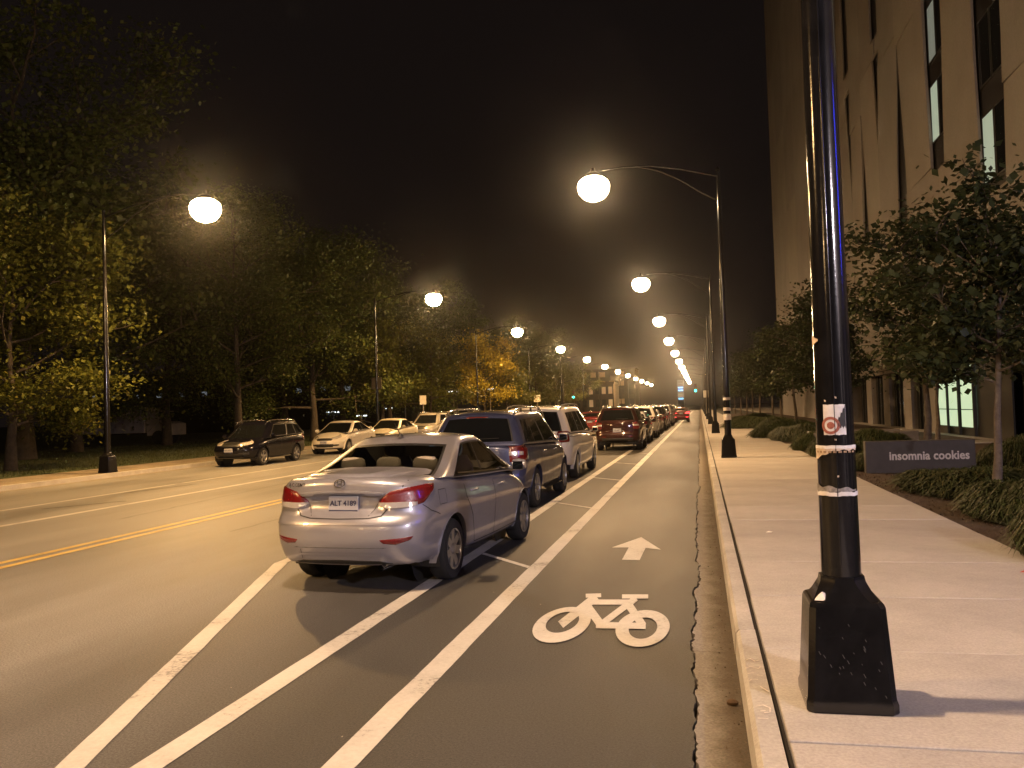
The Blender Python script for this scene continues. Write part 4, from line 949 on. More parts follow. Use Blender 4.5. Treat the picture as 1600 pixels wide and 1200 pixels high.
# ---- sedan
def sedan_details(D):
    root, patch, seam, surf = D['root'], D['patch'], D['seam'], D['surf']
    for s in (-1, 1):
        t = patch('taillight', 'rcorner', [(-7, .875), (8, .965), (28, 1.0), (52, 1.015), (78, 1.005)], [(-10, .845), (4, .785), (26, .79), (48, .83), (76, .975)], REDLENS, s=s, off=.014)
        patch('reverse_lens', 'rcorner', [(-8.5, .858), (6, .865), (26, .865), (42, .855)], [(-9.5, .845), (3, .788), (24, .792), (40, .815)], CLEARLENS, parent=t, s=s, off=.0185)
        patch('reflector', 'rcorner', [(-3, .525), (14, .535), (34, .548)], [(2, .485), (14, .468), (30, .512)], REDLENS, s=s, off=.006)
        h = patch('headlight', 'fcorner', [(-16, .74), (10, .82), (40, .88), (62, .90)], [(-14, .66), (10, .66), (40, .74), (60, .86)], CLEARLENS, s=s, off=.012)
        patch('fog_lamp', 'fcorner', [(-8, .44), (10, .45), (22, .44)], [(-8, .36), (10, .36), (20, .38)], BLACKPL, s=s, off=.006)
    patch('grille', 'front', [(-.42, .70), (-.2, .72), (0, .725), (.2, .72), (.42, .70)], [(-.34, .60), (-.2, .59), (0, .585), (.2, .59), (.34, .60)], BLACKPL, off=.008)
    patch('lower_grille', 'front', [(-.5, .47), (0, .48), (.5, .47)], [(-.42, .31), (0, .30), (.42, .31)], BLACKPL, off=.006)
    patch('rear_valance', 'rear', [(-.52, .290), (-.4, .325), (0, .335), (.4, .325), (.52, .290)], [(-.5, .283), (-.4, .285), (0, .285), (.4, .285), (.5, .283)], BLACKPL, off=.004)
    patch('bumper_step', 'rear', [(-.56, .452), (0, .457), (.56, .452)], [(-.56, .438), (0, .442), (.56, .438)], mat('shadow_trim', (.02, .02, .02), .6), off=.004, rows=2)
    # boot lid: sill bar over the plate, recess, shut lines
    patch('boot_garnish', 'rear', [(-.47, .945), (-.2, .968), (0, .972), (.2, .968), (.47, .945)], [(-.45, .925), (-.2, .943), (0, .946), (.2, .943), (.45, .925)], D['pnt'], off=.026)
    patch('boot_lip', 'rear', [(-.62, 1.10), (-.3, 1.125), (0, 1.13), (.3, 1.125), (.62, 1.10)], [(-.64, 1.075), (-.3, 1.09), (0, 1.093), (.3, 1.09), (.64, 1.075)], D['pnt'], off=.018)
    seam([('rear', 1, [(-.62, 1.05), (-.52, .86), (-.42, .735), (-.3, .715), (0, .71), (.3, .715), (.42, .735), (.52, .86), (.62, 1.05)])], nm='boot_seam')
    seam([('rear', 1, [(-.40, .43), (-.40, .34)])], nm='bumper_seam', w=.003)
    for s in (-1, 1):
        seam([('rcorner', s, [(46, .82), (60, .755), (84, .70)])], nm='bumper_seam', w=.004); seam([('rcorner', s, [(-9, .84), (-14, .735)])], nm='lamp_seam', w=.003)
    seam([('side', 1, [(-1.60, .93), (-1.44, .93), (-1.44, .79), (-1.60, .79), (-1.60, .93)])], nm='fuel_flap', w=.003)
    mb = MB(); mb.lathe([(.03, -.12), (.032, .1), (.026, .1), (.024, -.1)], 14, axis='Y', at=(.42, -2.0, .26)); mb.build('exhaust_pipe', CHROME, root, smooth=50)
    seam([('rear', 1, [(-.74, .655), (-.4, .662), (0, .665), (.4, .662), (.74, .655)])], nm='bumper_crease', w=.007, m=D['pnt'], off=.007)
    seam([('rear', 1, [(-.5, .345), (-.42, .385), (0, .395), (.42, .385), (.5, .345)])], nm='lower_crease', w=.008, m=D['pnt'], off=.010)
    plate(D, 'rear', .02, .84, 'ALT 4189', R(-4)); plate(D, 'front', 0, .53, 'K53 2204')
    h, nn = surf('rear', (0, 1.035)); mb = MB(); ring = [h + nn * .008 + Vector((.055 * math.cos(a), .012 * math.sin(a), .036 * math.sin(a))) for a in [2 * math.pi * k / 20 for k in range(21)]]
    mb.tube(ring, .0055, 6); mb.tube([h + nn * .008 + Vector((-.026, 0, -.028)), h + nn * .008 + Vector((-.016, 0, .028))], .006, 6); mb.tube([h + nn * .008 + Vector((.016, 0, -.028)), h + nn * .008 + Vector((.026, 0, .028))], .006, 6)
    mb.tube([h + nn * .008 + Vector((-.02, 0, -.004)), h + nn * .008 + Vector((.02, 0, .004))], .005, 6); mb.build('emblem', CHROME, root, smooth=60)
    me = P_TEXT.get('acc') or P_TEXT.setdefault('acc', text_mesh('badge', 'ACCENT', .045, CHROME, .002, .0008, 1.15)); h, nn = surf('rear', (-.48, 1.015))
    o = link('badge', me, root); o.location = h + nn * .014; o.rotation_euler = (R(82), 0, R(-9))
    for s in (-1, 1):
        seam([('side', s, [(1.06, .93), (1.10, .62), (1.0, .30)]), ('side', s, [(.06, .99), (.06, .60), (.04, .29)]), ('side', s, [(-.92, 1.03), (-.90, .80), (-.72, .58), (-.62, .29)]), ('side', s, [(1.0, .285), (.04, .28), (-.62, .285)])])
        seam([('side', s, [(-1.55, .80), (-.8, .765), (.2, .73), (1.0, .70)])], nm='character_crease', w=.004, m=D['pnt'], off=.006)
        patch('sill_trim', 'side', [(-.75, .27), (0, .265), (.9, .265)], [(-.75, .225), (0, .22), (.9, .22)], BLACKPL, s=s, off=.006, rows=2)
        seam([('side', s, [(-1.02, 1.045), (-.5, 1.02), (.2, .995), (.95, .965)])], nm='belt_moulding', w=.008, m=CHROME, off=.008)
    handles(D, [(-.66, .84), (.30, .82)])
    h = Vector((-.02, -.62, 1.425)); mb = MB(); mb.lathe([(.035, 0), (.03, .02), (.012, .035)], 10, at=h); mb.tube([h + Vector((0, 0, .02)), h + Vector((-.015, -.12, .15))], [.006, .003], 6); mb.build('antenna', BLACKPL, root, smooth=50)
    # cabin furniture seen through the glass
    def seat(x, y, w, hgt, lean):
        mb_ = MB(); pts = []
        for k, (dz, hw_, th) in enumerate([(0, .9, .10), (.25, 1, .12), (.45, .92, .10), (.56, .7, .06)]):
            yy = y - lean * dz; pts.append([(x + w / 2 * hw_ * cx, yy + th / 2 * cy, hgt + dz) for cx, cy in ((-1, -.6), (-.8, -1), (.8, -1), (1, -.6), (1, .6), (.8, 1), (-.8, 1), (-1, .6))])
        v2 = [p for r_ in pts for p in r_]; mb_.add(v2, [(8 * i + k, 8 * i + (k + 1) % 8, 8 * i + 8 + (k + 1) % 8, 8 * i + 8 + k) for i in range(3) for k in range(8)] + [tuple(range(24, 32))])
        return mb_.build('seat', FABRIC, root, smooth=60)
    def headrest(x, y, z, w=.25, h_=.15):
        mb_ = MB(); v2 = []; 
        for i in range(7):
            ph = -math.pi / 2 + math.pi * i / 6
            for k in range(14):
                th = 2 * math.pi * k / 14; sg = lambda q, e: math.copysign(abs(q) ** e, q)
                v2.append((x + w / 2 * sg(math.cos(th), .5) * sg(math.cos(ph), .5), y + .055 * sg(math.sin(th), .7) * sg(math.cos(ph), .6), z + h_ / 2 * sg(math.sin(ph), .7)))
        mb_.add(v2, [(14 * i + k, 14 * i + (k + 1) % 14, 14 * i + 14 + (k + 1) % 14, 14 * i + 14 + k) for i in range(6) for k in range(14)]); mb_.build('headrest', FABRIC, root, smooth=180)
    MB().box(-.68, .68, -1.55, -1.02, .96, 1.03, bev=.02).build('parcel_shelf', DASH, root)
    MB().box(-.66, .66, -1.06, -.88, .5, 1.02, bev=.05).build('rear_bench', FABRIC, root)
    for x in (-.42, 0, .42): headrest(x, -.98, 1.135, .28, .18)
    for x in (-.36, .36): seat(x, .12, .48, .62, .22); headrest(x, -.03, 1.26, .27, .20)
    MB().box(-.7, .7, .62, 1.3, .6, .93, bev=.04).build('dashboard', DASH, root)
    MB().box(-.72, .72, -1.5, 1.3, .28, .34).build('cabin_floor', DASH, root)
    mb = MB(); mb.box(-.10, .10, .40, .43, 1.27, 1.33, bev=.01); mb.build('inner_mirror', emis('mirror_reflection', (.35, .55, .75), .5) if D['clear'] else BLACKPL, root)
SEDAN = dict(L=4.37, W=.85, axles=(-1.24, 1.33), rw=.305, tw=.19, spokes=7, rcorner=.20, fcorner=.34, crown=.02, recess=(.46, .735, .945, .055),
    bot=[(-2.19, .255), (-1.7, .24), (-1.2, .22), (0, .20), (1.3, .20), (1.8, .21), (2.19, .26)],
    top=[(-2.19, 1.06), (-1.95, 1.09), (-1.6, 1.085), (-1.0, 1.04), (0, .995), (.95, .965), (1.35, .93), (1.8, .84), (2.1, .73), (2.19, .66)],
    rear=[(.25, .10), (.40, .03), (.52, .0), (.62, .005), (.69, .03), (.74, .075), (.90, .10), (1.0, .105), (1.12, .09)],
    front=[(.2, .10), (.4, .02), (.55, 0), (.68, .06), (.85, .22)],
    plan=[(0, .90), (.06, .955), (.2, .99), (.45, 1.0), (.75, .985), (.9, .94), (1, .82)], sec=[(0, .90), (.12, .955), (.4, .985), (.62, 1.0), (.78, .985), (.92, .955), (1, .93)],
    cab=(-1.75, 1.4), hole=(-1.5, 1.05), mirror=(.83, .985),
    g=dict(rear=(-1.72, -.58), front=(1.38, .28), rpow=1.15, fpow=1.1, rbow=.10, roof=[(-1.8, 1.13), (-1.3, 1.27), (-.75, 1.405), (-.2, 1.452), (.25, 1.44), (.7, 1.33), (1.4, 1.1)], wr=.615, wb=.965, r=(.10, .12, .20), side=[(-.72, -.10), (-.06, .82)], cwin=(-.80, .70), bw=.87, cf=(-.72, .68)), details=sedan_details)

# ---- SUV
def suv_details(D):
    root, patch, seam, surf, P = D['root'], D['patch'], D['seam'], D['surf'], D['P']
    lens = REDLIT if P.get('brake') else REDLENS
    for s in (-1, 1):
        t = patch('taillight', 'rcorner', [(12, 1.13), (26, 1.15), (46, 1.155), (62, 1.13)], [(14, .82), (28, .81), (44, .82), (58, .86)], lens, s=s, off=.014)
        patch('reverse_lens', 'rcorner', [(12.5, 1.01), (26, 1.015), (46, 1.005)], [(13, .93), (26, .925), (44, .93)], CLEARLENS, parent=t, s=s, off=.019)
        patch('reflector', 'rcorner', [(-6, .56), (12, .57)], [(-6, .52), (12, .53)], REDLENS, s=s, off=.005, rows=2)
        patch('headlight', 'fcorner', [(-20, .90), (8, .95), (36, 1.0), (55, 1.0)], [(-18, .80), (8, .79), (36, .84), (52, .93)], CLEARLENS, s=s, off=.012)
        patch('fog_lamp', 'fcorner', [(-12, .52), (8, .53), (22, .52)], [(-12, .43), (8, .42), (20, .44)], BLACKPL, s=s, off=.006)
    patch('grille', 'front', [(-.45, .92), (0, .95), (.45, .92)], [(-.36, .74), (0, .73), (.36, .74)], BLACKPL, off=.008)
    patch('grille_bar', 'front', [(-.42, .85), (0, .87), (.42, .85)], [(-.41, .82), (0, .84), (.41, .82)], CHROME, off=.016, rows=2)
    patch('lower_grille', 'front', [(-.55, .5), (0, .51), (.55, .5)], [(-.5, .33), (0, .32), (.5, .33)], BLACKPL, off=.006)
    patch('bumper_cladding', 'rear', [(-.70, .50), (0, .50), (.70, .50)], [(-.66, .34), (0, .33), (.66, .34)], BLACKPL, off=.006)
    patch('brake_light_bar', 'rear', [(-.2, 1.585), (0, 1.592), (.2, 1.585)], [(-.2, 1.555), (0, 1.562), (.2, 1.555)], lens, off=.012, rows=2)
    seam([('rear', 1, [(-.68, 1.16), (-.66, .9), (-.58, .66), (0, .64), (.58, .66), (.66, .9), (.68, 1.16)])], nm='tailgate_seam')
    patch('tailgate_garnish', 'rear', [(-.3, .90), (0, .905), (.3, .90)], [(-.3, .87), (0, .875), (.3, .87)], CHROME, off=.016, rows=2)
    plate(D, 'rear', 0, .78, P.get('tag', 'R72 5510')); plate(D, 'front', 0, .62, P.get('tag', 'R72 5510'))
    h, nn = surf('rear', (.0, 1.20)); mb = MB(); mb.tube([surf('rear', (x, 1.215 + .02 * abs(x)))[0] + Vector((0, -.02, 0)) for x in (-.05, .1, .25, .42)], .008, 6); mb.build('rear_wiper', BLACKPL, root)
    for s in (-1, 1):
        seam([('side', s, [(1.02, 1.05), (1.05, .7), (.95, .36)]), ('side', s, [(.02, 1.08), (.02, .6), (0, .35)]), ('side', s, [(-.98, 1.1), (-.94, .85), (-.72, .62), (-.66, .35)]), ('side', s, [(.95, .345), (0, .34), (-.66, .345)])])
        patch('sill_cladding', 'side', [(-.75, .36), (0, .35), (.95, .35)], [(-.75, .27), (0, .26), (.95, .26)], BLACKPL, s=s, off=.008, rows=2)
        pts = [surf('side', (y, 1.02), s) for y in (-.95,)]; G = P['g']; zr = curve(G['roof']); x = s * (G['wr'] - .07)
        mb = MB(); yy = [-1.75, -1.6, -1.2, -.4, .3, .62, .75]; mb.tube([(x, y, zr(y) - .04 + (0 if k in (0, 6) else (.055 if k in (1, 5) else .075))) for k, y in enumerate(yy)], .016, 8)
        for y in (-1.2, -.4, .3): mb.box(x - .014, x + .014, y - .03, y + .03, zr(y) - .05, zr(y) + .035)
        mb.build('roof_rail', P.get('rail') or CHROME, root, smooth=60)
    handles(D, [(-.68, .93), (.28, .92)])
    mb = MB(); p = Vector((.0, -1.65, 1.63)); mb.tube([p, p + Vector((0, -.06, .12))], [.008, .004], 6); mb.build('antenna', BLACKPL, root)
SUV = dict(L=4.58, W=.895, axles=(-1.27, 1.37), rw=.345, tw=.22, spokes=5, twin=True, rcorner=.16, fcorner=.30, crown=.03,
    bot=[(-2.29, .36), (-1.8, .32), (-1.2, .28), (0, .27), (1.3, .27), (1.8, .28), (2.29, .33)],
    top=[(-2.29, 1.10), (-2.0, 1.14), (-1.2, 1.12), (0, 1.09), (.95, 1.06), (1.4, 1.02), (1.9, .94), (2.2, .84), (2.29, .78)],
    rear=[(.3, .06), (.45, .01), (.58, 0), (.66, .02), (.72, .06), (.95, .07), (1.12, .085), (1.2, .1)], front=[(.3, .10), (.45, .02), (.6, 0), (.8, .03), (.98, .16)],
    plan=[(0, .93), (.06, .965), (.2, .995), (.5, 1.0), (.8, .985), (.92, .94), (1, .84)], sec=[(0, .92), (.12, .96), (.4, .99), (.62, 1.0), (.8, .985), (.93, .96), (1, .935)],
    cab=(-2.1, 1.4), hole=(-1.5, 1.0), mirror=(.84, 1.10), mirror_mat=None,
    g=dict(rear=(-2.20, -1.86), front=(1.38, .42), roof=[(-2.2, 1.60), (-1.85, 1.65), (-1.0, 1.685), (0, 1.69), (.4, 1.665), (.9, 1.5), (1.4, 1.3)], wr=.66, r=(.06, .12, .17), side=[(-.86, -.52), (-.48, -.02), (.02, .80)], cwin=(-.78, .62), bw=.80, cf=(-.66, .70)), details=suv_details)

# ---- minivan
def van_details(D):
    root, patch, seam, surf, P = D['root'], D['patch'], D['seam'], D['surf'], D['P']
    lens = REDLENS
    for s in (-1, 1):
        t = patch('taillight', 'rcorner', [(4, 1.16), (30, 1.17), (50, 1.15)], [(8, .88), (30, .88), (46, .89)], lens, s=s, off=.014)
        patch('headlight', 'fcorner', [(-14, .82), (10, .86), (40, .90)], [(-12, .70), (10, .69), (38, .78)], CLEARLENS, s=s, off=.012)
    patch('grille', 'front', [(-.4, .80), (0, .82), (.4, .80)], [(-.34, .66), (0, .65), (.34, .66)], BLACKPL, off=.008)
    patch('lower_grille', 'front', [(-.5, .46), (0, .47), (.5, .46)], [(-.45, .32), (0, .31), (.45, .32)], BLACKPL, off=.006)
    patch('brake_light', 'rear', [(-.1, 1.655), (0, 1.66), (.1, 1.655)], [(-.1, 1.625), (0, 1.63), (.1, 1.625)], REDLENS, off=.012, rows=2)
    seam([('rear', 1, [(-.74, 1.14), (-.72, .9), (-.66, .70), (0, .68), (.66, .70), (.72, .9), (.74, 1.14)])], nm='tailgate_seam')
    patch('tailgate_handle', 'rear', [(-.22, .99), (0, .995), (.22, .99)], [(-.22, .95), (0, .955), (.22, .95)], D['pnt'], off=.02, rows=2)
    plate(D, 'rear', 0, .85, 'N31 7782'); plate(D, 'front', 0, .52, 'N31 7782')
    for s in (-1, 1):
        seam([('side', s, [(1.35, 1.04), (1.38, .7), (1.25, .32)]), ('side', s, [(.3, 1.08), (.3, .6), (.28, .3)]), ('side', s, [(-.85, 1.12), (-.85, .6), (-.85, .3)]), ('side', s, [(-2.2, 1.02), (-.85, 1.0)]), ('side', s, [(1.25, .3), (-.85, .3)])])
        G = P['g']; zr = curve(G['roof']); x = s * (G['wr'] - .08)
        mb = MB(); yy = [-2.05, -1.9, -1.2, -.3, .5, .75, .85]; mb.tube([(x, y, zr(y) - .04 + (0 if k in (0, 6) else (.05 if k in (1, 5) else .065))) for k, y in enumerate(yy)], .016, 8); mb.build('roof_rail', BLACKPL, root, smooth=60)
    handles(D, [(-.65, .98), (.52, .95)])
VAN = dict(L=5.08, W=.985, axles=(-1.50, 1.53), rw=.34, tw=.21, spokes=9, rcorner=.20, fcorner=.36, crown=.03,
    bot=[(-2.54, .36), (-2.0, .30), (-1.4, .25), (0, .22), (1.4, .22), (2.0, .24), (2.54, .28)],
    top=[(-2.54, 1.10), (-2.2, 1.13), (-1.2, 1.12), (0, 1.09), (1.2, 1.04), (1.7, .97), (2.2, .86), (2.45, .76), (2.54, .68)],
    rear=[(.3, .06), (.45, .01), (.58, 0), (.68, .02), (.75, .06), (.95, .07), (1.15, .09)], front=[(.25, .10), (.4, .02), (.55, 0), (.75, .05), (.95, .2)],
    plan=[(0, .92), (.06, .965), (.2, .995), (.5, 1.0), (.8, .98), (.92, .93), (1, .80)], sec=[(0, .92), (.12, .96), (.4, .99), (.62, 1.0), (.8, .985), (.93, .965), (1, .945)],
    cab=(-2.3, 1.7), hole=(-2, 1.2), mirror=(1.15, 1.08),
    g=dict(rear=(-2.44, -2.12), front=(1.78, .62), roof=[(-2.4, 1.66), (-2.1, 1.72), (-1.0, 1.76), (0, 1.765), (.6, 1.73), (1.2, 1.5), (1.8, 1.2)], wr=.73, r=(.06, .12, .17), side=[(-.88, -.40), (-.36, .14), (.18, .78)], cwin=(-.80, .60), bw=.80, cf=(-.64, .72)), details=van_details)

SILVER = paint('silver_lilac_paint', (.335, .335, .385), .5, .28); BLUEGREY = paint('slate_blue_paint', (.05, .06, .125), .45, .3); WHITEP = paint('white_car_paint', (.66, .62, .55), 0, .35)
BLACKP = mat('black_car_paint', (.005, .005, .009), .16, spec=.35); MAROON = paint('maroon_car_paint', (.030, .009, .008), .3, .3); GREYP = paint('grey_car_paint', (.20, .19, .18), .5, .3); DARKP = paint('charcoal_car_paint', (.03, .03, .033), .4, .3)
REDP = paint('red_car_paint', (.14, .012, .012), .2, .3)
def place(o, x, y, rz=0): o.location = (x, y, 0); o.rotation_euler = (0, 0, rz); return o
def recolour(o, old, new):
    for c in [o] + list(o.children_recursive):
        for s in c.material_slots:
            if s.material == old: s.link = 'OBJECT'; s.material = new
def twin(src, old, new, x, y, rz, label, group=None, strip_=()):
    o = copy_tree(src); recolour(o, old, new); place(o, x, y, rz); o['label'] = label
    if 'group' in o: del o['group']
    if group: o['group'] = group
    return o
hero = place(make_car(SEDAN, 'parked_car', 'silver lilac compact sedan parked first beside the painted bicycle lane', None, SILVER, clear=True), -3.19, 9.58, R(-4.2))
SEDAN2 = dict(SEDAN); sed = make_car(SEDAN2, 'parked_car', 'white sedan parked behind the black SUV along the park kerb', None, WHITEP)
place(sed, -15.9, 36.3, math.pi)
suv = place(make_car(SUV, 'parked_car', 'slate blue SUV with roof rails parked ahead of the silver sedan', None, BLUEGREY), -3.62, 15.75, R(-1.2))
van = place(make_car(VAN, 'parked_car', 'white minivan with dark rear glass parked ahead of the slate blue SUV', None, WHITEP), -3.85, 21.9, R(-.6))
twin(suv, BLUEGREY, MAROON, -3.1, 34.6, 0, 'dark maroon SUV parked past the gap ahead of the white minivan')
twin(sed, WHITEP, DARKP, -3.1, 40.6, 0, 'charcoal sedan parked ahead of the maroon SUV')
twin(suv, BLUEGREY, WHITEP, -3.1, 46.8, 0, 'white SUV parked between two darker cars farther up the bike lane')
far = [(sed, WHITEP, GREYP, 53), (suv, BLUEGREY, DARKP, 59.3), (sed, WHITEP, SILVER, 65.2), (van, WHITEP, GREYP, 71.6), (sed, WHITEP, DARKP, 78), (suv, BLUEGREY, GREYP, 84), (sed, WHITEP, SILVER, 90), (sed, WHITEP, DARKP, 96.5)]
for i, (s_, a, b, y) in enumerate(far): twin(s_, a, b, -3.1, y, 0, '%s %s, %s in the parked row past the white SUV' % ({'GREY': 'grey', 'CHARC': 'charcoal', 'SILV': 'silver'}[{'grey_car_paint': 'GREY', 'charcoal_car_paint': 'CHARC', 'silver_lilac_paint': 'SILV'}[b.name]], 'SUV' if s_ is suv else ('minivan' if s_ is van else 'sedan'), ordn[i]), 'cars parked far up the bike lane')
twin(suv, BLUEGREY, BLACKP, -16.0, 28.9, math.pi, 'black SUV parked at the park kerb with its nose to the lamp').scale = (1, .95, .93)
twin(sed, WHITEP, paint('cream_car_paint', (.52, .48, .38), 0, .35), -15.9, 42.6, math.pi, 'cream sedan parked between the white sedan and the silver SUV')
twin(suv, BLUEGREY, paint('silver_car_paint', (.34, .32, .30), .5, .3), -15.9, 49.2, math.pi, 'silver SUV parked behind the cream sedan along the park kerb')
for i, (s_, a, b) in enumerate([(sed, WHITEP, DARKP), (suv, BLUEGREY, WHITEP), (sed, WHITEP, GREYP), (van, WHITEP, DARKP), (sed, WHITEP, SILVER)]):
    twin(s_, a, b, -15.9, 55.5 + 6.3 * i, math.pi, '%s car, %s parked past the silver SUV along the park kerb' % (('charcoal', 'white', 'grey', 'charcoal', 'silver')[i], ordn[i]), 'cars parked far along the park kerb')
# moving cars
o = twin(sed, WHITEP, REDP, -6.4, 52, 0, 'red sedan driving away with its taillights lit'); recolour(o, REDLENS, REDLIT)
o = twin(sed, WHITEP, DARKP, -1.2 - 5.3, 104, 0, 'dark sedan braking far down the lane, taillights glowing red', None); recolour(o, REDLENS, REDLIT)
o = twin(sed, WHITEP, REDP, -1.9, 84, R(3), 'red car with glowing taillights pulling out across the bike lane', None); recolour(o, REDLENS, REDLIT)
o = twin(sed, WHITEP, GREYP, -10.0, 150, math.pi, 'oncoming car far away with bright white headlights', None); recolour(o, CLEARLENS, HEADLIT)

# ================================================================== FAR THINGS
GREEN = emis('green_signal', (.02, 1.0, .62), 14.0)
def signal(x, y, side, label, zsig=4.6):
    t = thing('traffic_signal', label, 'traffic light', (x, y, .12))
    mb = MB(); mb.lathe([(.2, 0), (.18, .3), (.08, .4), (.07, 5.6), (0, 5.65)], 12); mb.build('post', POLE_FAR, t, smooth=40)
    mb = MB(); mb.tube([(0, 0, 5.2), (-side * 1.4, 0, 5.5)], .05, 8); mb.build('arm', POLE_FAR, t)
    x0 = -side * 1.4
    hd = MB().box(x0 - .18, x0 + .18, -.05, .2, zsig - .1, zsig + 1.0, bev=.02).build('signal_head', BLACKPL, t)
    for k, m in enumerate((GREEN, mat('amber_off', (.12, .06, .01), .4), mat('red_off', (.12, .01, .01), .4))):
        mb = MB(); mb.lathe([(0, -.075), (.08, -.07), (.13, -.055)], 16, axis='Y', at=(x0, 0, zsig + .1 + .34 * k)); o = mb.build('signal_lens', m, hd, smooth=60)
        mb = MB(); mb.lathe([(.14, -.055), (.14, -.22)], 14, axis='Y', at=(x0, 0, zsig + .1 + .34 * k)); mb.build('visor', BLACKPL, hd)
signal(.9, 112, 1, 'traffic signal showing green above the right kerb far down the avenue', 3.2)
signal(-18.6, 118, -1, 'traffic signal showing green on the park side far down the avenue', 3.0)
def far_building(name, label, x0, x1, y0, y1, h, nx, nz, wall, lit, seed, zb=3.5, ww=.6, wh=.55, dim=None):
    r = random.Random(seed); t = thing(name, label, 'building', ((x0 + x1) / 2, y0, 0)); cx = (x0 + x1) / 2
    MB().box(x0 - cx, x1 - cx, 0, y1 - y0, 0, h).build('wall', wall, t); MB().box(x0 - cx - .2, x1 - cx + .2, -.2, y1 - y0, h, h + .5).build('parapet', wall, t)
    dx = (x1 - x0) / nx; dz = (h - zb) / nz
    for i in range(nx):
        for j in range(nz):
            a = x0 - cx + dx * (i + .5 - ww / 2); z = zb + dz * (j + .5 - wh / 2)
            MB().box(a, a + dx * ww, -.06, -.01, z, z + dz * wh).build('window', lit if r.random() < .62 else DARKWIN, t)
BRICK = mat('far_brick', (.035, .025, .02), .9, noise=(1, .2)); 
far_building('brick_block', 'low brick block with a row of lit windows across the far junction', -27, -17.5, 178, 190, 6.5, 7, 2, BRICK, emis('warm_window', (1, .72, .42), .16), 5, 1.2)
far_building('office_tower', 'distant slim tower with rows of blue lit windows', -10.6, -7.6, 430, 440, 13.6, 1, 7, mat('tower_wall', (.03, .04, .06), .6), emis('blue_window', (.18, .55, 1.0), 2.6), 21, 4, .8, .5)
far_building('park_hall', 'long dark low building behind the park trees with a few lit windows', -75, -32, 92, 104, 7, 14, 1, mat('hall_wall', (.02, .018, .016), .9), emis('cold_window', (.8, .9, 1.0), .16), 4, 2.6, .22, .12)
far_building('apartment_block', 'dark apartment block closing the far end of the avenue', -60, -24, 330, 350, 16, 10, 4, mat('block_wall', (.025, .02, .016), .9), emis('warm_window_far', (1, .7, .4), .05), 11, 2)
# white lit canopies and lot lamps beyond the park trees
def lot_light(x, y, z, w, label, grp=None):
    t = thing('lot_light', label, 'lamp', (x, y, .14), 0, grp)
    mb = MB(); mb.lathe([(.07, 0), (.05, z)], 10); mb.build('post', STEEL, t)
    MB().box(-w / 2, w / 2, -.15, .15, z + .001, z + .09, bev=.01).build('housing', POLE_FAR, t)
    MB().box(-w / 2 + .03, w / 2 - .03, -.12, .12, z - .12, z).build('tube_light', emis('cold_tube', (.85, .95, 1.0), 3.0), t)
for x, y, z, w in ((-41.5, 92, 2.0, 1.9), (-31.8, 84, 2.2, 1.0), (-30.6, 86, 3.7, 1.5), (-27.0, 92, 3.9, 1.1), (-36, 87, 1.5, 1.2), (-24.5, 99, 4.2, .9)): lot_light(x, y, z, w, 'white tube light on a post beyond the park trees', 'white lot lights beyond the trees')
t = thing('park_lamp', 'small amber globe lamp hanging among the dark park trees', 'lamp', (-40.0, 83, .14))
mb = MB(); mb.lathe([(.09, 0), (.05, 5.0)], 10); mb.build('post', POLE_FAR, t); mb = MB(); mb.lathe([(0, 5.0), (.2, 5.1), (.24, 5.25), (.2, 5.4), (0, 5.5)], 16); mb.build('globe', emis('amber_globe', (1, .55, .16), 5.0), t, smooth=180)
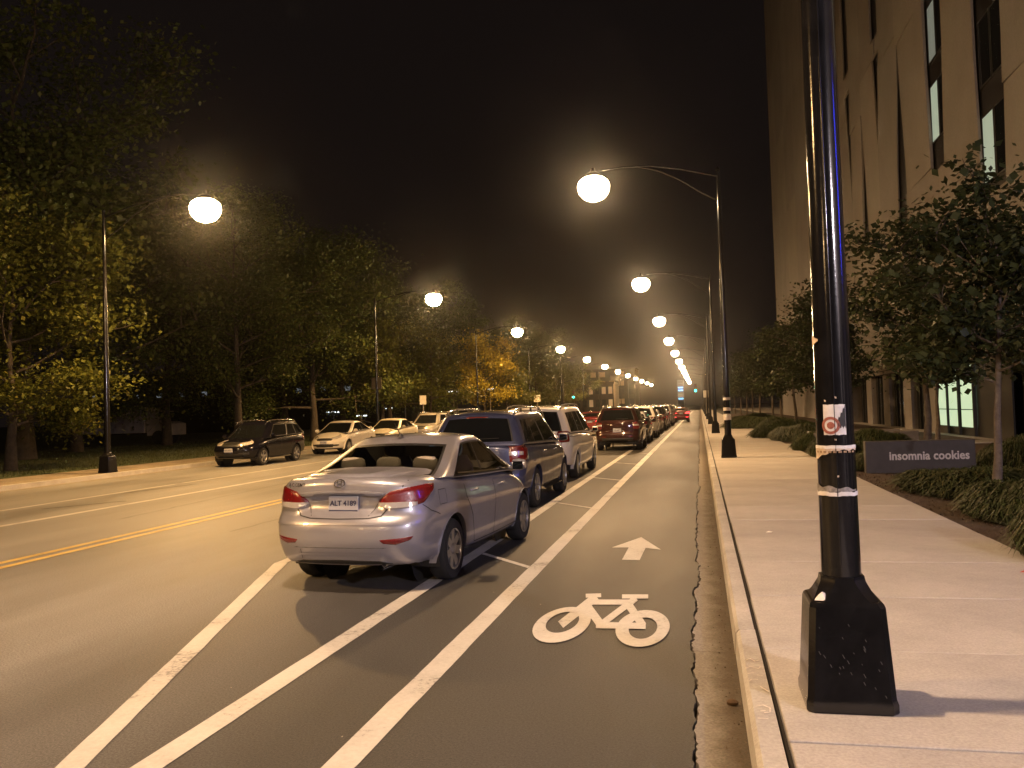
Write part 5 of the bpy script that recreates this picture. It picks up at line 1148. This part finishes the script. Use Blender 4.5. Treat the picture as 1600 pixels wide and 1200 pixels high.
# pale box truck in the lot behind the low tree
t = thing('box_truck', 'pale box truck parked behind the low yellow tree', 'truck', (-37.5, 50, .14), R(8))
PT = mat('truck_body', (.33, .30, .27), .6, noise=(2, .2))
MB().box(-3.4, 1.9, -1.1, 1.1, .8, 2.5, bev=.04).build('cargo_box', PT, t); MB().prism([(2.0, .6), (3.7, .6), (3.7, 1.35), (3.2, 1.5), (2.85, 2.2), (2.0, 2.25)], -1.0, 1.0, 'XZ').build('cab', PT, t)
MB().prism([(3.15, 1.47), (3.26, 1.5), (2.93, 2.15), (2.83, 2.12)], -1.012, 1.012, 'XZ').build('windscreen', DARKGLASS, t)
for x in (-2.2, 2.8):
    for s in (-1, 1):
        mb = MB(); mb.lathe([(0, -.12), (.42, -.12), (.46, -.08), (.46, .08), (.42, .12), (0, .12)], 20, axis='Y', at=(x, s * .95, .47)); mb.build('wheel', RUBBER, t)
for k in range(5): MB().box(-3.2 + k, -3.14 + k, -1.125, -1.101, .85, 2.4).build('side_rib', PT, t)
# street signs
def sign(x, y, z, w, h, m, label, name='street_sign'):
    t = thing(name, label, 'sign', (x, y, .13)); mb = MB(); mb.lathe([(.03, 0), (.03, z + h)], 8); mb.build('post', STEEL, t); MB().box(-w / 2, w / 2, -.05, -.035, z, z + h, bev=.005).build('sign_plate', m, t)
sign(-17.95, 54, 2.1, .45, .6, mat('sign_white', (.6, .58, .52), .5), 'small white street sign by the park kerb behind the parked cars')
sign(-5.6 - 12.6, 96, 2.4, .75, .75, mat('sign_white', (.6, .58, .52), .5), 'white square sign by the park kerb near the far signal')
sign(.62, 88, 2.2, .5, .7, mat('sign_white', (.6, .58, .52), .5), 'white sign on the right kerb near the far signal')

# ================================================================== NIGHT HAZE
hz = MB().box(-90, 40, -60, 460, -1.5, 62).build('haze', None)
hm = bpy.data.materials.new('haze'); hm.use_nodes = True; nt = hm.node_tree; nt.nodes.clear()
o_ = N(nt, 'ShaderNodeOutputMaterial'); v_ = N(nt, 'ShaderNodeVolumePrincipled'); v_.inputs['Density'].default_value = .00042; v_.inputs['Anisotropy'].default_value = .955; v_.inputs['Color'].default_value = (.9, .9, .9, 1)
nt.links.new(v_.outputs[0], o_.inputs['Volume']); hz.data.materials.clear(); hz.data.materials.append(hm); hz['kind'] = 'stuff'; hz['label'] = 'thin night haze glowing round the street lamps'; hz['category'] = 'haze'
